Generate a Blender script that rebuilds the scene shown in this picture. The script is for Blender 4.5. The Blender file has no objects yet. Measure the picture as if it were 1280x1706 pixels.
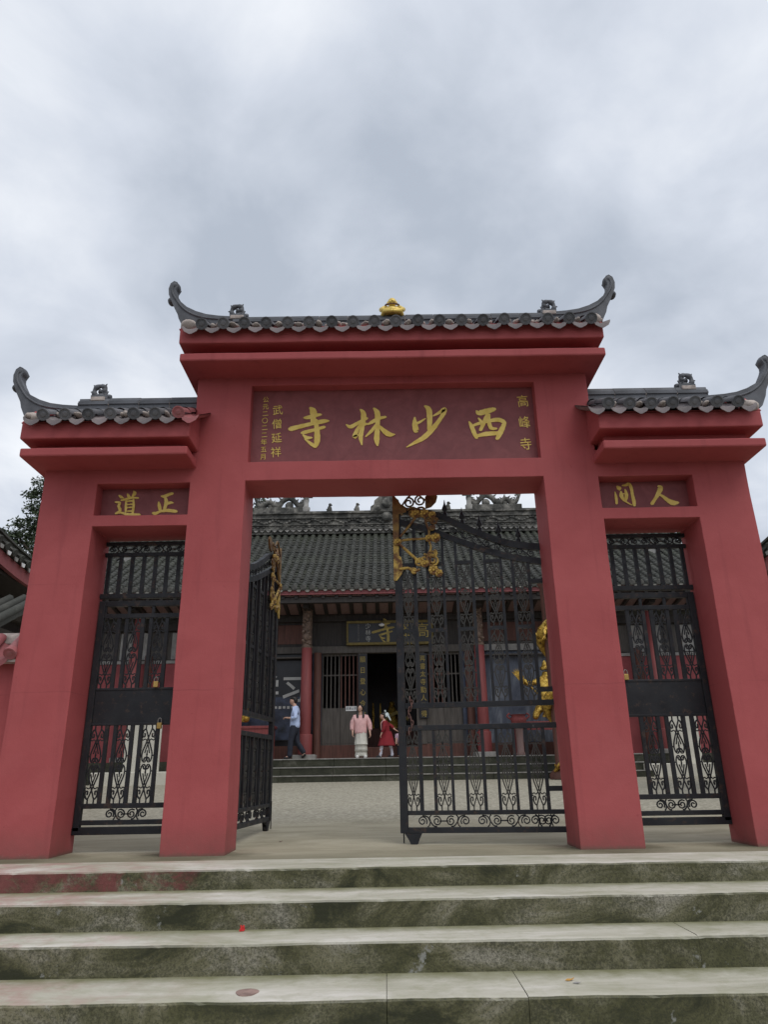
import bpy, bmesh, math, random
from mathutils import Vector, Matrix
random.seed(7)
rad = math.radians
scene = bpy.context.scene
col = scene.collection

# ------------------------------------------------------------------ camera, sky, sun, exposure
cam_d = bpy.data.cameras.new('camera')
cam = bpy.data.objects.new('camera', cam_d)
col.objects.link(cam)
F_PX, PITCH, ROLL, YAW = 1189.3, rad(19.947), rad(-0.956), rad(-0.164)
CAM = Vector((0.0173, -7.352, 0.72))
cam_d.sensor_fit = 'VERTICAL'
cam_d.sensor_height = 24.0
cam_d.lens = 24.0 * F_PX / 1706.0
cam_d.clip_start = 0.05
cam_d.clip_end = 2000
_M = Matrix.Rotation(YAW, 3, 'Z') @ Matrix.Rotation(PITCH, 3, 'X')
_r, _f, _u = _M.col[0].copy(), _M.col[1].copy(), _M.col[2].copy()
_a = math.cos(ROLL) * _r + math.sin(ROLL) * _u
_b = -math.sin(ROLL) * _r + math.cos(ROLL) * _u
cam.matrix_world = Matrix(((_a.x, _b.x, -_f.x, CAM.x), (_a.y, _b.y, -_f.y, CAM.y), (_a.z, _b.z, -_f.z, CAM.z), (0, 0, 0, 1)))
scene.camera = cam

SUN_EL, SUN_AZ = rad(58), rad(140)          # azimuth clockwise from +Y: sun behind the camera, to the right
world = bpy.data.worlds.new('World')
scene.world = world
world.use_nodes = True
wn, wl = world.node_tree.nodes, world.node_tree.links
wn.clear()
def W(t, **k):
    n = wn.new(t)
    for a_, v_ in k.items(): setattr(n, a_, v_)
    return n
w_out, w_bg = W('ShaderNodeOutputWorld'), W('ShaderNodeBackground')
w_bg.inputs['Strength'].default_value = 0.1
w_sky = W('ShaderNodeTexSky', sky_type='NISHITA')
w_sky.sun_disc = False
w_sky.sun_elevation, w_sky.sun_rotation = SUN_EL, SUN_AZ
w_tc, w_sep = W('ShaderNodeTexCoord'), W('ShaderNodeSeparateXYZ')
wl.new(w_tc.outputs['Generated'], w_sep.inputs[0])
def wmath(op, a_, b_=None):
    n = W('ShaderNodeMath', operation=op)
    for i_, v_ in enumerate((a_, b_)):
        if v_ is None: continue
        if isinstance(v_, (int, float)): n.inputs[i_].default_value = v_
        else: wl.new(v_, n.inputs[i_])
    return n.outputs[0]
zc = wmath('ADD', wmath('MAXIMUM', w_sep.outputs['Z'], 0.0), 0.22)
w_cmb = W('ShaderNodeCombineXYZ')
wl.new(wmath('DIVIDE', w_sep.outputs['X'], zc), w_cmb.inputs[0])
wl.new(wmath('DIVIDE', w_sep.outputs['Y'], zc), w_cmb.inputs[1])
def wnoise(scale, detail, rough, dist, off):
    m_ = W('ShaderNodeMapping')
    m_.inputs['Location'].default_value = off
    m_.inputs['Rotation'].default_value = (0, 0, rad(-28))
    m_.inputs['Scale'].default_value = (1.0, 0.9, 1.0)
    wl.new(w_cmb.outputs[0], m_.inputs[0])
    n = W('ShaderNodeTexNoise')
    n.inputs['Scale'].default_value, n.inputs['Detail'].default_value = scale, detail
    n.inputs['Roughness'].default_value, n.inputs['Distortion'].default_value = rough, dist
    wl.new(m_.outputs[0], n.inputs['Vector'])
    return n.outputs['Fac']
n_big, n_mid = wnoise(1.15, 4, 0.5, 0.15, (3.1, 1.4, 0)), wnoise(3.4, 8, 0.55, 0.25, (0.3, 7.7, 2))
n_sum = wmath('ADD', wmath('MULTIPLY', n_big, 0.64), wmath('MULTIPLY', n_mid, 0.36))
w_ramp = W('ShaderNodeValToRGB')
cr = w_ramp.color_ramp
cr.elements[0].position, cr.elements[0].color = 0.38, (4.95, 5.5, 6.4, 1)
cr.elements[1].position, cr.elements[1].color = 0.62, (9.7, 10.0, 10.5, 1)
e_ = cr.elements.new(0.5); e_.color = (7.1, 7.6, 8.5, 1)
wl.new(n_sum, w_ramp.inputs[0])
w_mix = W('ShaderNodeMix', data_type='RGBA')
w_mix.inputs['Factor'].default_value = 0.94
wl.new(w_sky.outputs[0], w_mix.inputs['A']); wl.new(w_ramp.outputs[0], w_mix.inputs['B'])
wl.new(w_mix.outputs['Result'], w_bg.inputs['Color']); wl.new(w_bg.outputs[0], w_out.inputs[0])

sun_d = bpy.data.lights.new('sun', 'SUN')
sun_d.energy, sun_d.angle, sun_d.color = 1.3, rad(40), (1.0, 0.965, 0.92)
sun = bpy.data.objects.new('sun', sun_d)
col.objects.link(sun)
sun.rotation_euler = (math.pi / 2 - SUN_EL, 0, math.pi - SUN_AZ)
vs = scene.view_settings
vs.view_transform, vs.look, vs.exposure, vs.gamma = 'Standard', 'None', 0.0, 1.0
vs.use_curve_mapping = False

# ------------------------------------------------------------------ materials
class NT:
    def __init__(s, name):
        s.m = bpy.data.materials.new(name); s.m.use_nodes = True
        s.n, s.l = s.m.node_tree.nodes, s.m.node_tree.links
        s.bsdf = s.n['Principled BSDF']
        s.tc = s.n.new('ShaderNodeTexCoord').outputs['Object']
    def noise(s, scale, detail=4, rough=0.55, dist=0.0, vec=None, stretch=None):
        v = vec or s.tc
        if stretch:
            mp = s.n.new('ShaderNodeMapping'); mp.inputs['Scale'].default_value = stretch
            s.l.new(v, mp.inputs[0]); v = mp.outputs[0]
        t = s.n.new('ShaderNodeTexNoise')
        t.inputs['Scale'].default_value, t.inputs['Detail'].default_value = scale, detail
        t.inputs['Roughness'].default_value, t.inputs['Distortion'].default_value = rough, dist
        s.l.new(v, t.inputs['Vector']); return t.outputs['Fac']
    def ramp(s, fac, stops):
        r = s.n.new('ShaderNodeValToRGB'); e = r.color_ramp.elements
        e[0].position, e[0].color = stops[0][0], (*stops[0][1], 1)
        e[1].position, e[1].color = stops[-1][0], (*stops[-1][1], 1)
        for p, c in stops[1:-1]:
            x = e.new(p); x.color = (*c, 1)
        s.l.new(fac, r.inputs[0]); return r.outputs[0]
    def step(s, fac, lo, hi):
        if lo > hi: return s.ramp(fac, [(hi, (1, 1, 1)), (lo, (0, 0, 0))])
        return s.ramp(fac, [(lo, (0, 0, 0)), (hi, (1, 1, 1))])
    def mix(s, f, a, b, mode='MIX'):
        m = s.n.new('ShaderNodeMix'); m.data_type = 'RGBA'; m.blend_type = mode
        for key, v in (('Factor', f), ('A', a), ('B', b)):
            if isinstance(v, (int, float)): m.inputs[key].default_value = v
            elif isinstance(v, tuple): m.inputs[key].default_value = (*v, 1)
            else: s.l.new(v, m.inputs[key])
        return m.outputs['Result']
    def math(s, op, a, b=0.0):
        m = s.n.new('ShaderNodeMath'); m.operation = op
        for i, v in enumerate((a, b)):
            if isinstance(v, (int, float)): m.inputs[i].default_value = v
            else: s.l.new(v, m.inputs[i])
        return m.outputs[0]
    def xyz(s, world=True):
        sp = s.n.new('ShaderNodeSeparateXYZ')
        s.l.new(s.n.new('ShaderNodeNewGeometry').outputs['Position'] if world else s.tc, sp.inputs[0])
        return sp.outputs
    def normal_z(s):
        sp = s.n.new('ShaderNodeSeparateXYZ')
        s.l.new(s.n.new('ShaderNodeNewGeometry').outputs['Normal'], sp.inputs[0]); return sp.outputs[2]
    def rand(s): return s.n.new('ShaderNodeObjectInfo').outputs['Random']
    def done(s, colr, rough=0.8, metal=0.0, bump=None, bs=0.2, bd=0.01, spec=None):
        if isinstance(colr, tuple): s.bsdf.inputs['Base Color'].default_value = (*colr, 1)
        else: s.l.new(colr, s.bsdf.inputs['Base Color'])
        if isinstance(rough, (int, float)): s.bsdf.inputs['Roughness'].default_value = rough
        else: s.l.new(rough, s.bsdf.inputs['Roughness'])
        s.bsdf.inputs['Metallic'].default_value = metal
        if spec is not None: s.bsdf.inputs['Specular IOR Level'].default_value = spec
        if bump is not None:
            b = s.n.new('ShaderNodeBump'); b.inputs['Strength'].default_value = bs; b.inputs['Distance'].default_value = bd
            s.l.new(bump, b.inputs['Height']); s.l.new(b.outputs[0], s.bsdf.inputs['Normal'])
        return s.m
M = {}
def simple(name, c, rough=0.7, metal=0.0, var=0.25, scale=6.0, bs=0.15, spec=None):
    t = NT(name)
    lo = tuple(x * (1 - var) for x in c); hi = tuple(min(1, x * (1 + var)) for x in c)
    n = t.noise(scale, 5, 0.6)
    M[name] = t.done(t.ramp(n, [(0.3, lo), (0.7, hi)]), rough, metal, t.noise(scale * 9, 3), bs, 0.004, spec)

# red painted render, rain streaks and dirt near the ground
t = NT('red_paint')
base = t.ramp(t.noise(1.1, 6, 0.6, 0.4), [(0.3, (0.36, 0.072, 0.074)), (0.7, (0.435, 0.097, 0.098))])
streak = t.step(t.noise(2.2, 5, 0.6, 0.2, stretch=(3.2, 3.2, 0.25)), 0.55, 0.8)
base = t.mix(t.math('MULTIPLY', t.step(t.noise(0.7, 6, 0.65, 0.8), 0.5, 0.75), 0.22), base, (0.42, 0.125, 0.125))
base = t.mix(t.math('MULTIPLY', streak, 0.5), base, (0.25, 0.052, 0.056))
zz = t.xyz()[2]
low = t.math('MULTIPLY', t.math('SUBTRACT', 1.0, t.math('MINIMUM', t.math('MULTIPLY', t.math('MAXIMUM', zz, 0.0), 3.2), 1.0)), t.noise(9, 5, 0.7))
base = t.mix(t.math('MULTIPLY', low, 0.85), base, (0.19, 0.09, 0.075))
base = t.mix(t.math('MULTIPLY', t.math('MULTIPLY', t.step(t.noise(17, 8, 0.75), 0.6, 0.64), t.step(t.math('ADD', t.math('MULTIPLY', zz, 3.0), t.noise(3, 4)), 0.75, 0.5)), 0.5), base, (0.33, 0.24, 0.21))
foot = t.step(t.math('ADD', t.math('MULTIPLY', zz, 9.0), t.math('MULTIPLY', t.noise(11, 6, 0.75), 0.6)), 0.62, 0.3)
base = t.mix(t.math('MULTIPLY', foot, 0.7), base, (0.14, 0.1, 0.075))
for zj in (1.52, 2.63):
    seam = t.step(t.math('ABSOLUTE', t.math('ADD', t.math('SUBTRACT', zz, zj), t.math('MULTIPLY', t.math('SUBTRACT', t.noise(2.5, 5), 0.5), 0.05))), 0.006, 0.002)
    base = t.mix(t.math('MULTIPLY', t.math('MULTIPLY', seam, t.step(t.noise(1.7, 3), 0.42, 0.6)), 0.4), base, (0.2, 0.042, 0.045))
spot = t.step(t.noise(16, 3, 0.5), 0.71, 0.74)
base = t.mix(t.math('MULTIPLY', spot, 0.35), base, (0.25, 0.04, 0.045))
M['red_paint'] = t.done(base, 0.72, 0, t.math('ADD', t.noise(14, 6, 0.65), t.math('MULTIPLY', t.noise(90, 3), 0.4)), 0.28, 0.008, 0.3)
# recessed inscription panels: darker oxblood paint, brushed
t = NT('oxblood_paint')
base = t.ramp(t.noise(5, 6, 0.65, 0.8), [(0.25, (0.175, 0.04, 0.042)), (0.75, (0.27, 0.075, 0.075))])
M['oxblood_paint'] = t.done(base, 0.6, 0, t.noise(20, 5), 0.2, 0.006)
# gilt lettering
t = NT('gilt_paint')
M['gilt_paint'] = t.done(t.ramp(t.noise(9, 5), [(0.3, (0.62, 0.42, 0.07)), (0.7, (0.8, 0.6, 0.16))]), 0.45, 0.25, t.noise(40, 3), 0.2, 0.003)
t = NT('gilt_metal')
M['gilt_metal'] = t.done(t.ramp(t.noise(9, 6, 0.7), [(0.36, (0.1, 0.05, 0.012)), (0.48, (0.48, 0.29, 0.05)), (0.66, (0.85, 0.6, 0.14))]), 0.4, 0.7, t.noise(11, 6, 0.7), 0.7, 0.05)
simple('old_gilt', (0.36, 0.27, 0.07), 0.55, 0.2, 0.35, 9)
simple('dull_gilt', (0.17, 0.125, 0.03), 0.6, 0.1, 0.35, 9)
simple('worn_iron', (0.04, 0.037, 0.032), 0.6, 0.1, 0.45, 9)
t = NT('rusty_gilt')
rust = t.step(t.noise(11, 6, 0.7), 0.42, 0.6)
zl_ = t.step(t.math('MULTIPLY', t.math('SUBTRACT', t.xyz(False)[2], 2.85), 1.1), 0.25, 0.75)
base = t.mix(rust, (0.62, 0.42, 0.1), (0.16, 0.07, 0.03))
base = t.mix(t.math('MULTIPLY', zl_, 0.75), base, (0.13, 0.06, 0.03))
M['rusty_gilt'] = t.done(base, 0.55, 0.35, t.noise(40, 4), 0.35, 0.006)
# black gate iron
t = NT('black_iron')
base = t.ramp(t.noise(3, 5, 0.6), [(0.3, (0.009, 0.0095, 0.0125)), (0.7, (0.024, 0.025, 0.028))])
base = t.mix(t.math('MULTIPLY', t.step(t.noise(13, 6, 0.7), 0.56, 0.7), 0.8), base, (0.085, 0.05, 0.033))
base = t.mix(t.math('MULTIPLY', t.step(t.noise(22, 4, 0.6), 0.73, 0.76), 0.6), base, (0.22, 0.21, 0.2))
M['black_iron'] = t.done(base, t.ramp(t.noise(8, 4), [(0.3, (0.42,) * 3), (0.7, (0.7,) * 3)]), 0.0, t.noise(45, 4), 0.2, 0.004, 0.35)
# grey roof tiles, each tile its own shade
def tile_mat(name, c0, c1, lichen, amt):
    t = NT(name)
    base = t.ramp(t.rand(), [(0.0, c0), (1.0, c1)])
    base = t.mix(t.math('MULTIPLY', t.step(t.noise(9, 6, 0.65), 0.45, 0.7), amt), base, lichen)
    base = t.mix(t.math('MULTIPLY', t.step(t.noise(23, 5, 0.6), 0.55, 0.75), 0.4), base, (0.035, 0.037, 0.042))
    M[name] = t.done(base, 0.75, 0, t.noise(50, 4), 0.3, 0.006)
tile_mat('grey_tile', (0.07, 0.074, 0.083), (0.145, 0.145, 0.155), (0.26, 0.24, 0.235), 0.3)
tile_mat('pale_tile', (0.15, 0.13, 0.135), (0.27, 0.225, 0.23), (0.36, 0.33, 0.3), 0.6)
tile_mat('painted_tile', (0.3, 0.09, 0.095), (0.38, 0.12, 0.125), (0.2, 0.12, 0.11), 0.5)
simple('ridge_grey', (0.105, 0.11, 0.122), 0.7, 0, 0.35, 5)
simple('mortar', (0.43, 0.37, 0.33), 0.95, 0, 0.4, 12, 0.5)
t = NT('old_tile')
base = t.ramp(t.noise(1.3, 6, 0.65, 0.5), [(0.3, (0.03, 0.031, 0.027)), (0.55, (0.056, 0.057, 0.049)), (0.8, (0.098, 0.096, 0.08))])
base = t.mix(t.step(t.noise(7, 6, 0.7), 0.6, 0.78), base, (0.17, 0.17, 0.145))
base = t.mix(t.math('MULTIPLY', t.step(t.noise(0.55, 4, 0.6), 0.5, 0.68), 0.45), base, (0.05, 0.062, 0.03))
M['old_tile'] = t.done(base, 0.9, 0, t.noise(25, 5), 0.4, 0.01)
t = NT('old_ridge')
base = t.ramp(t.noise(2.4, 7, 0.7, 0.5), [(0.36, (0.03, 0.031, 0.029)), (0.5, (0.095, 0.092, 0.082)), (0.68, (0.3, 0.285, 0.25))])
M['old_ridge'] = t.done(base, 0.95, 0, t.noise(18, 6, 0.7), 0.7, 0.03)
# concrete steps: pale trodden tops, mossy risers
t = NT('step_concrete')
X, Y, Z = t.xyz()
top = t.ramp(t.noise(1.7, 6, 0.65, 0.6, stretch=(0.5, 1.6, 1)), [(0.28, (0.34, 0.33, 0.235)), (0.5, (0.52, 0.5, 0.41)), (0.66, (0.68, 0.65, 0.58))])
top = t.mix(t.math('MULTIPLY', t.step(t.noise(7, 6, 0.7), 0.5, 0.78), 0.5), top, (0.27, 0.275, 0.15))
top = t.mix(t.math('MULTIPLY', t.step(t.noise(0.9, 5, 0.6, 0.5), 0.54, 0.72), 0.35), top, (0.29, 0.3, 0.16))
moss = t.ramp(t.noise(1.6, 8, 0.7, 0.7, stretch=(0.8, 1, 1.5)), [(0.38, (0.03, 0.032, 0.013)), (0.46, (0.105, 0.1, 0.047)), (0.54, (0.195, 0.182, 0.112)), (0.66, (0.36, 0.335, 0.27))])
moss = t.mix(t.math('MULTIPLY', t.math('SUBTRACT', 1.0, t.step(t.noise(48, 5, 0.8), 0.44, 0.6)), t.step(t.noise(2.1, 5, 0.6), 0.36, 0.62)), moss, t.mix(0.7, moss, (0.03, 0.032, 0.016)))
moss = t.mix(t.math('MULTIPLY', t.step(t.noise(0.8, 6, 0.7, 0.5, stretch=(1, 1, 2.2)), 0.5, 0.62), 0.6), moss, (0.085, 0.084, 0.036))
moss = t.mix(t.math('MULTIPLY', t.step(t.noise(75, 3, 0.7), 0.5, 0.58), 0.55), moss, (0.034, 0.034, 0.02))
moss = t.mix(t.math('MULTIPLY', t.step(t.noise(3.4, 7, 0.7), 0.64, 0.68), 0.7), moss, (0.34, 0.34, 0.32))
# spilt red paint on the topmost riser, left end
redm = t.math('MULTIPLY', t.step(t.math('MULTIPLY', t.math('ADD', t.math('ADD', X, t.math('MULTIPLY', t.noise(4, 5, 0.7), 1.3)), 4.1), 0.25), 0.84, 0.78), t.step(t.math('ADD', Z, 1.0), 0.845, 0.85))
redm = t.math('MULTIPLY', redm, t.step(t.noise(3.2, 8, 0.75, 0.6), 0.45, 0.56))
moss = t.mix(t.math('MULTIPLY', redm, 0.85), moss, t.ramp(t.noise(8, 6, 0.7), [(0.35, (0.11, 0.035, 0.032)), (0.65, (0.235, 0.06, 0.062))]))
top = t.mix(t.math('MULTIPLY', t.math('MULTIPLY', t.step(t.noise(3, 6, 0.7), 0.45, 0.6), 0.55), t.step(t.math('MULTIPLY', t.math('ADD', X, 6.0), 0.16), 0.80, 0.55)), top, (0.42, 0.2, 0.19))
ga = t.n.new('ShaderNodeAttribute'); ga.attribute_name = 'grime_contact_shade'
top = t.mix(t.step(t.math('ADD', t.math('MULTIPLY', ga.outputs['Fac'], 0.75), t.math('MULTIPLY', t.noise(5, 6, 0.7), 0.5)), 0.66, 1.08), top, (0.21, 0.205, 0.11))  # greenish grime plus contact shade painted in towards the back of each tread
up = t.step(t.normal_z(), 0.5, 0.8)
M['step_concrete'] = t.done(t.mix(up, moss, top), 0.88, 0, t.math('ADD', t.noise(25, 7, 0.75), t.noise(6, 4)), 0.45, 0.012)
# yard: smooth concrete apron by the gate going over to pebbled concrete
t = NT('yard_concrete')
X, Y, Z = t.xyz()
apron = t.ramp(t.noise(1.4, 6, 0.65, 0.6, stretch=(0.45, 1.3, 1)), [(0.3, (0.27, 0.242, 0.16)), (0.55, (0.41, 0.37, 0.265)), (0.75, (0.51, 0.465, 0.35))])
v = t.n.new('ShaderNodeTexVoronoi'); v.inputs['Scale'].default_value = 24; t.l.new(t.tc, v.inputs['Vector'])
peb = t.ramp(v.outputs['Color'], [(0.1, (0.21, 0.195, 0.145)), (0.5, (0.325, 0.3, 0.228)), (0.9, (0.48, 0.45, 0.355))])
peb = t.mix(t.math('MULTIPLY', t.noise(0.7, 5, 0.6), 0.5), peb, (0.34, 0.312, 0.245))
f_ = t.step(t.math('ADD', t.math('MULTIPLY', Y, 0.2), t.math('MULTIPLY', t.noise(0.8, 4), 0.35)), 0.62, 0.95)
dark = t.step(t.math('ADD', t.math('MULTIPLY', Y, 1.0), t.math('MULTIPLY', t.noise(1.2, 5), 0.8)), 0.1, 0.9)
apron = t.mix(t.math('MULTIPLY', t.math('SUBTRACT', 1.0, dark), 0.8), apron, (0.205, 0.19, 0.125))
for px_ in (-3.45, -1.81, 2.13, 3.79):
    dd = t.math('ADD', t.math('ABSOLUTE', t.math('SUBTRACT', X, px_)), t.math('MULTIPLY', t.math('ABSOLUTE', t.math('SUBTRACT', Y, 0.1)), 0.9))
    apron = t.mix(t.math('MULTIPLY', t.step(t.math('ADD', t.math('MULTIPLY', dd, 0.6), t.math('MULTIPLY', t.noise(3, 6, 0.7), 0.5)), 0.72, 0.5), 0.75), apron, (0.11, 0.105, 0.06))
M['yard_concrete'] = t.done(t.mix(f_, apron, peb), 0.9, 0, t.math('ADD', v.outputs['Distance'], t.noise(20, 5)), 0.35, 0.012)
t = NT('mossy_stone')
base = t.ramp(t.noise(2.2, 8, 0.7, 0.6), [(0.3, (0.018, 0.02, 0.012)), (0.55, (0.05, 0.052, 0.034)), (0.78, (0.14, 0.135, 0.11))])
top = t.ramp(t.noise(3, 5), [(0.3, (0.2, 0.19, 0.16)), (0.7, (0.36, 0.34, 0.3))])
M['mossy_stone'] = t.done(t.mix(t.step(t.normal_z(), 0.5, 0.8), base, top), 0.92, 0, t.noise(18, 6, 0.7), 0.5, 0.02)
simple('earth', (0.12, 0.105, 0.075), 0.95, 0, 0.4, 0.6)
# timber and painted hall
def timber(name, c0, c1, rough=0.65):
    t = NT(name)
    n = t.noise(6, 5, 0.6, 0.4, stretch=(4, 4, 0.35))
    M[name] = t.done(t.ramp(n, [(0.3, c0), (0.7, c1)]), rough, 0, n, 0.25, 0.006)
timber('dark_timber', (0.016, 0.013, 0.011), (0.045, 0.036, 0.03))
timber('grey_timber', (0.055, 0.047, 0.04), (0.12, 0.105, 0.09))
timber('brown_timber', (0.07, 0.028, 0.02), (0.15, 0.06, 0.042))
timber('soffit_red', (0.17, 0.105, 0.095), (0.27, 0.18, 0.165))
timber('column_red', (0.165, 0.034, 0.034), (0.25, 0.053, 0.05))
timber('fascia_red', (0.22, 0.06, 0.062), (0.3, 0.085, 0.088))
simple('carved_wood', (0.17, 0.115, 0.085), 0.7, 0, 0.5, 7, 0.5)
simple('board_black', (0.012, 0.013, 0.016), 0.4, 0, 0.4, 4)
simple('board_blue', (0.035, 0.045, 0.075), 0.5, 0, 0.8, 3)
simple('plaster', (0.34, 0.33, 0.31), 0.9, 0, 0.35, 2.5)
simple('pale_plaster', (0.62, 0.6, 0.52), 0.85, 0, 0.12, 2.5)
simple('wall_red', (0.28, 0.062, 0.066), 0.8, 0, 0.2, 1.5)
simple('stone_grey', (0.27, 0.26, 0.24), 0.9, 0, 0.3, 6, 0.4)
simple('white_paint', (0.75, 0.75, 0.74), 0.6, 0, 0.06, 5)
simple('lettering_grey', (0.42, 0.42, 0.4), 0.7, 0, 0.1, 5)
simple('brass', (0.5, 0.33, 0.1), 0.5, 0.6, 0.2, 9)
simple('rubber', (0.03, 0.028, 0.026), 0.8)
t = NT('mural')
n = t.noise(1.6, 7, 0.7, 1.2, stretch=(1.4, 1, 0.5))
M['mural'] = t.done(t.ramp(n, [(0.3, (0.045, 0.055, 0.085)), (0.5, (0.12, 0.14, 0.18)), (0.7, (0.3, 0.32, 0.35))]), 0.7)
t = NT('leaf')
base = t.ramp(t.rand(), [(0.0, (0.03, 0.052, 0.025)), (1.0, (0.055, 0.085, 0.035))])
base = t.mix(t.noise(1.2, 4), base, (0.075, 0.1, 0.05))
M['leaf'] = t.done(base, 0.6)
simple('bark', (0.09, 0.07, 0.055), 0.95, 0, 0.4, 7, 0.6)
for nm, c, r in (('skin', (0.56, 0.34, 0.25), 0.5), ('hair', (0.012, 0.01, 0.009), 0.45), ('shirt_blue', (0.5, 0.6, 0.85), 0.8), ('trousers_navy', (0.02, 0.024, 0.038), 0.85),
                 ('shoe_black', (0.012, 0.012, 0.013), 0.4), ('knit_pink', (0.72, 0.43, 0.42), 0.9), ('skirt_cream', (0.6, 0.59, 0.52), 0.9), ('shoe_white', (0.7, 0.69, 0.66), 0.6),
                 ('coat_red', (0.23, 0.012, 0.02), 0.85), ('tights_white', (0.62, 0.62, 0.7), 0.85), ('ribbon', (0.6, 0.68, 0.68), 0.7), ('shirt_lilac', (0.6, 0.42, 0.52), 0.85), ('phone', (0.02, 0.02, 0.025), 0.3)):
    simple(nm, c, r, 0, 0.1, 12, 0.1)
simple('litter_red', (0.6, 0.03, 0.03), 0.6); simple('litter_leaf', (0.45, 0.25, 0.06), 0.8)
simple('faded_plate', (0.3, 0.205, 0.175), 0.9, 0, 0.3, 14)
simple('rusty_plate', (0.17, 0.09, 0.075), 0.8, 0.1, 0.4, 14, 0.4)

# ------------------------------------------------------------------ mesh helpers
class MB:
    def __init__(s): s.v, s.f, s.sm = [], [], []
    def add(s, vs, fs, smooth=False):
        o = len(s.v); s.v += [tuple(p) for p in vs]
        for f in fs: s.f.append(tuple(i + o for i in f)); s.sm.append(smooth)
        return s
    def box(s, x0, x1, y0, y1, z0, z1):
        return s.add([(x0, y0, z0), (x1, y0, z0), (x1, y1, z0), (x0, y1, z0), (x0, y0, z1), (x1, y0, z1), (x1, y1, z1), (x0, y1, z1)],
                     [(0, 3, 2, 1), (4, 5, 6, 7), (0, 1, 5, 4), (1, 2, 6, 5), (2, 3, 7, 6), (3, 0, 4, 7)])
    def prism(s, poly, y0, y1, smooth=False):          # polygon in (x, z), extruded along y
        n = len(poly)
        a = sum(poly[i][0] * poly[(i + 1) % n][1] - poly[(i + 1) % n][0] * poly[i][1] for i in range(n))
        if a < 0: poly = poly[::-1]
        vs = [(x, y0, z) for x, z in poly] + [(x, y1, z) for x, z in poly]
        s.add(vs, [tuple(range(n)), tuple(range(2 * n - 1, n - 1, -1))])
        return s.add(vs, [(i, n + i, n + (i + 1) % n, (i + 1) % n) for i in range(n)], smooth)
    def prism_x(s, poly, x0, x1):                      # polygon in (y, z), extruded along x
        n = len(poly)
        a = sum(poly[i][0] * poly[(i + 1) % n][1] - poly[(i + 1) % n][0] * poly[i][1] for i in range(n))
        if a < 0: poly = poly[::-1]
        vs = [(x0, y, z) for y, z in poly] + [(x1, y, z) for y, z in poly]
        return s.add(vs, [tuple(range(n - 1, -1, -1)), tuple(range(n, 2 * n))] + [(i, (i + 1) % n, n + (i + 1) % n, n + i) for i in range(n)])
    def tube(s, pts, r, n=8, smooth=True, cap=True, flat=None):
        pts = [Vector(p) for p in pts]; k = len(pts)
        rs = r if isinstance(r, (list, tuple)) else [r] * k
        tg = [(pts[min(i + 1, k - 1)] - pts[max(i - 1, 0)]).normalized() for i in range(k)]
        ref = Vector((0, 1, 0)) if abs(tg[0].y) < 0.9 else Vector((0, 0, 1))
        vs = []
        nrm = (ref - tg[0] * ref.dot(tg[0])).normalized()
        for i in range(k):
            nrm = (nrm - tg[i] * nrm.dot(tg[i])).normalized(); bi = tg[i].cross(nrm)
            for j in range(n):
                a = 2 * math.pi * (j + 0.5) / n
                fy, fx = (flat or (1, 1))
                vs.append(pts[i] + nrm * (math.cos(a) * rs[i] * fy) + bi * (math.sin(a) * rs[i] * fx))
        fs = [(i * n + j, i * n + (j + 1) % n, (i + 1) * n + (j + 1) % n, (i + 1) * n + j) for i in range(k - 1) for j in range(n)]
        s.add(vs, fs, smooth)
        if cap: s.add(vs[:n], [tuple(range(n - 1, -1, -1))]); s.add(vs[-n:], [tuple(range(n))])
        return s
    def lathe(s, prof, c=(0, 0, 0), n=16, sx=1, sy=1, smooth=True, wav=None):   # prof: (r, z)
        vs = []
        for r, z in prof:
            for j in range(n):
                a = 2 * math.pi * j / n
                q = r * (1 + (wav(a, z) if wav else 0))
                vs.append((c[0] + q * math.cos(a) * sx, c[1] + q * math.sin(a) * sy, c[2] + z))
        k = len(prof)
        s.add(vs, [(i * n + j, i * n + (j + 1) % n, (i + 1) * n + (j + 1) % n, (i + 1) * n + j) for i in range(k - 1) for j in range(n)], smooth)
        s.add(vs[:n], [tuple(range(n - 1, -1, -1))]); s.add(vs[-n:], [tuple(range(n))])
        return s
    def ball(s, c, rx, ry=None, rz=None, n=10, m=7):
        ry = ry or rx; rz = rz or rx
        prof = [(math.sin(math.pi * i / m), -math.cos(math.pi * i / m)) for i in range(m + 1)]
        prof[0], prof[-1] = (0.02, -1), (0.02, 1)
        vs = [(c[0] + r * math.cos(2 * math.pi * j / n) * rx, c[1] + r * math.sin(2 * math.pi * j / n) * ry, c[2] + z * rz) for r, z in prof for j in range(n)]
        return s.add(vs, [(i * n + j, i * n + (j + 1) % n, (i + 1) * n + (j + 1) % n, (i + 1) * n + j) for i in range(m) for j in range(n)], True)
    def mesh(s, name, mat):
        me = bpy.data.meshes.new(name); me.from_pydata(s.v, [], s.f)
        me.polygons.foreach_set('use_smooth', s.sm); me.materials.append(M[mat]); me.update(); return me
    def build(s, name, mat, parent=None, bevel=0, **k):
        o = place(name, s.mesh(name, mat), parent, **k)
        if bevel: bev(o, bevel)
        return o
def bev(o, w, seg=2):
    b = o.modifiers.new('bevel', 'BEVEL'); b.width = w; b.segments = seg; b.limit_method = 'ANGLE'; b.angle_limit = rad(40)
def place(name, me, parent=None, loc=None, rot=None, local=False, scale=None, **tags):
    o = bpy.data.objects.new(name, me); col.objects.link(o)
    if loc is not None: o.location = loc
    if rot is not None: o.rotation_euler = rot
    if scale is not None: o.scale = scale
    if parent is not None:
        o.parent = parent
        if not local: o.matrix_parent_inverse = world_of(parent).inverted()
    for a, v in tags.items(): o[a] = v
    return o
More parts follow.
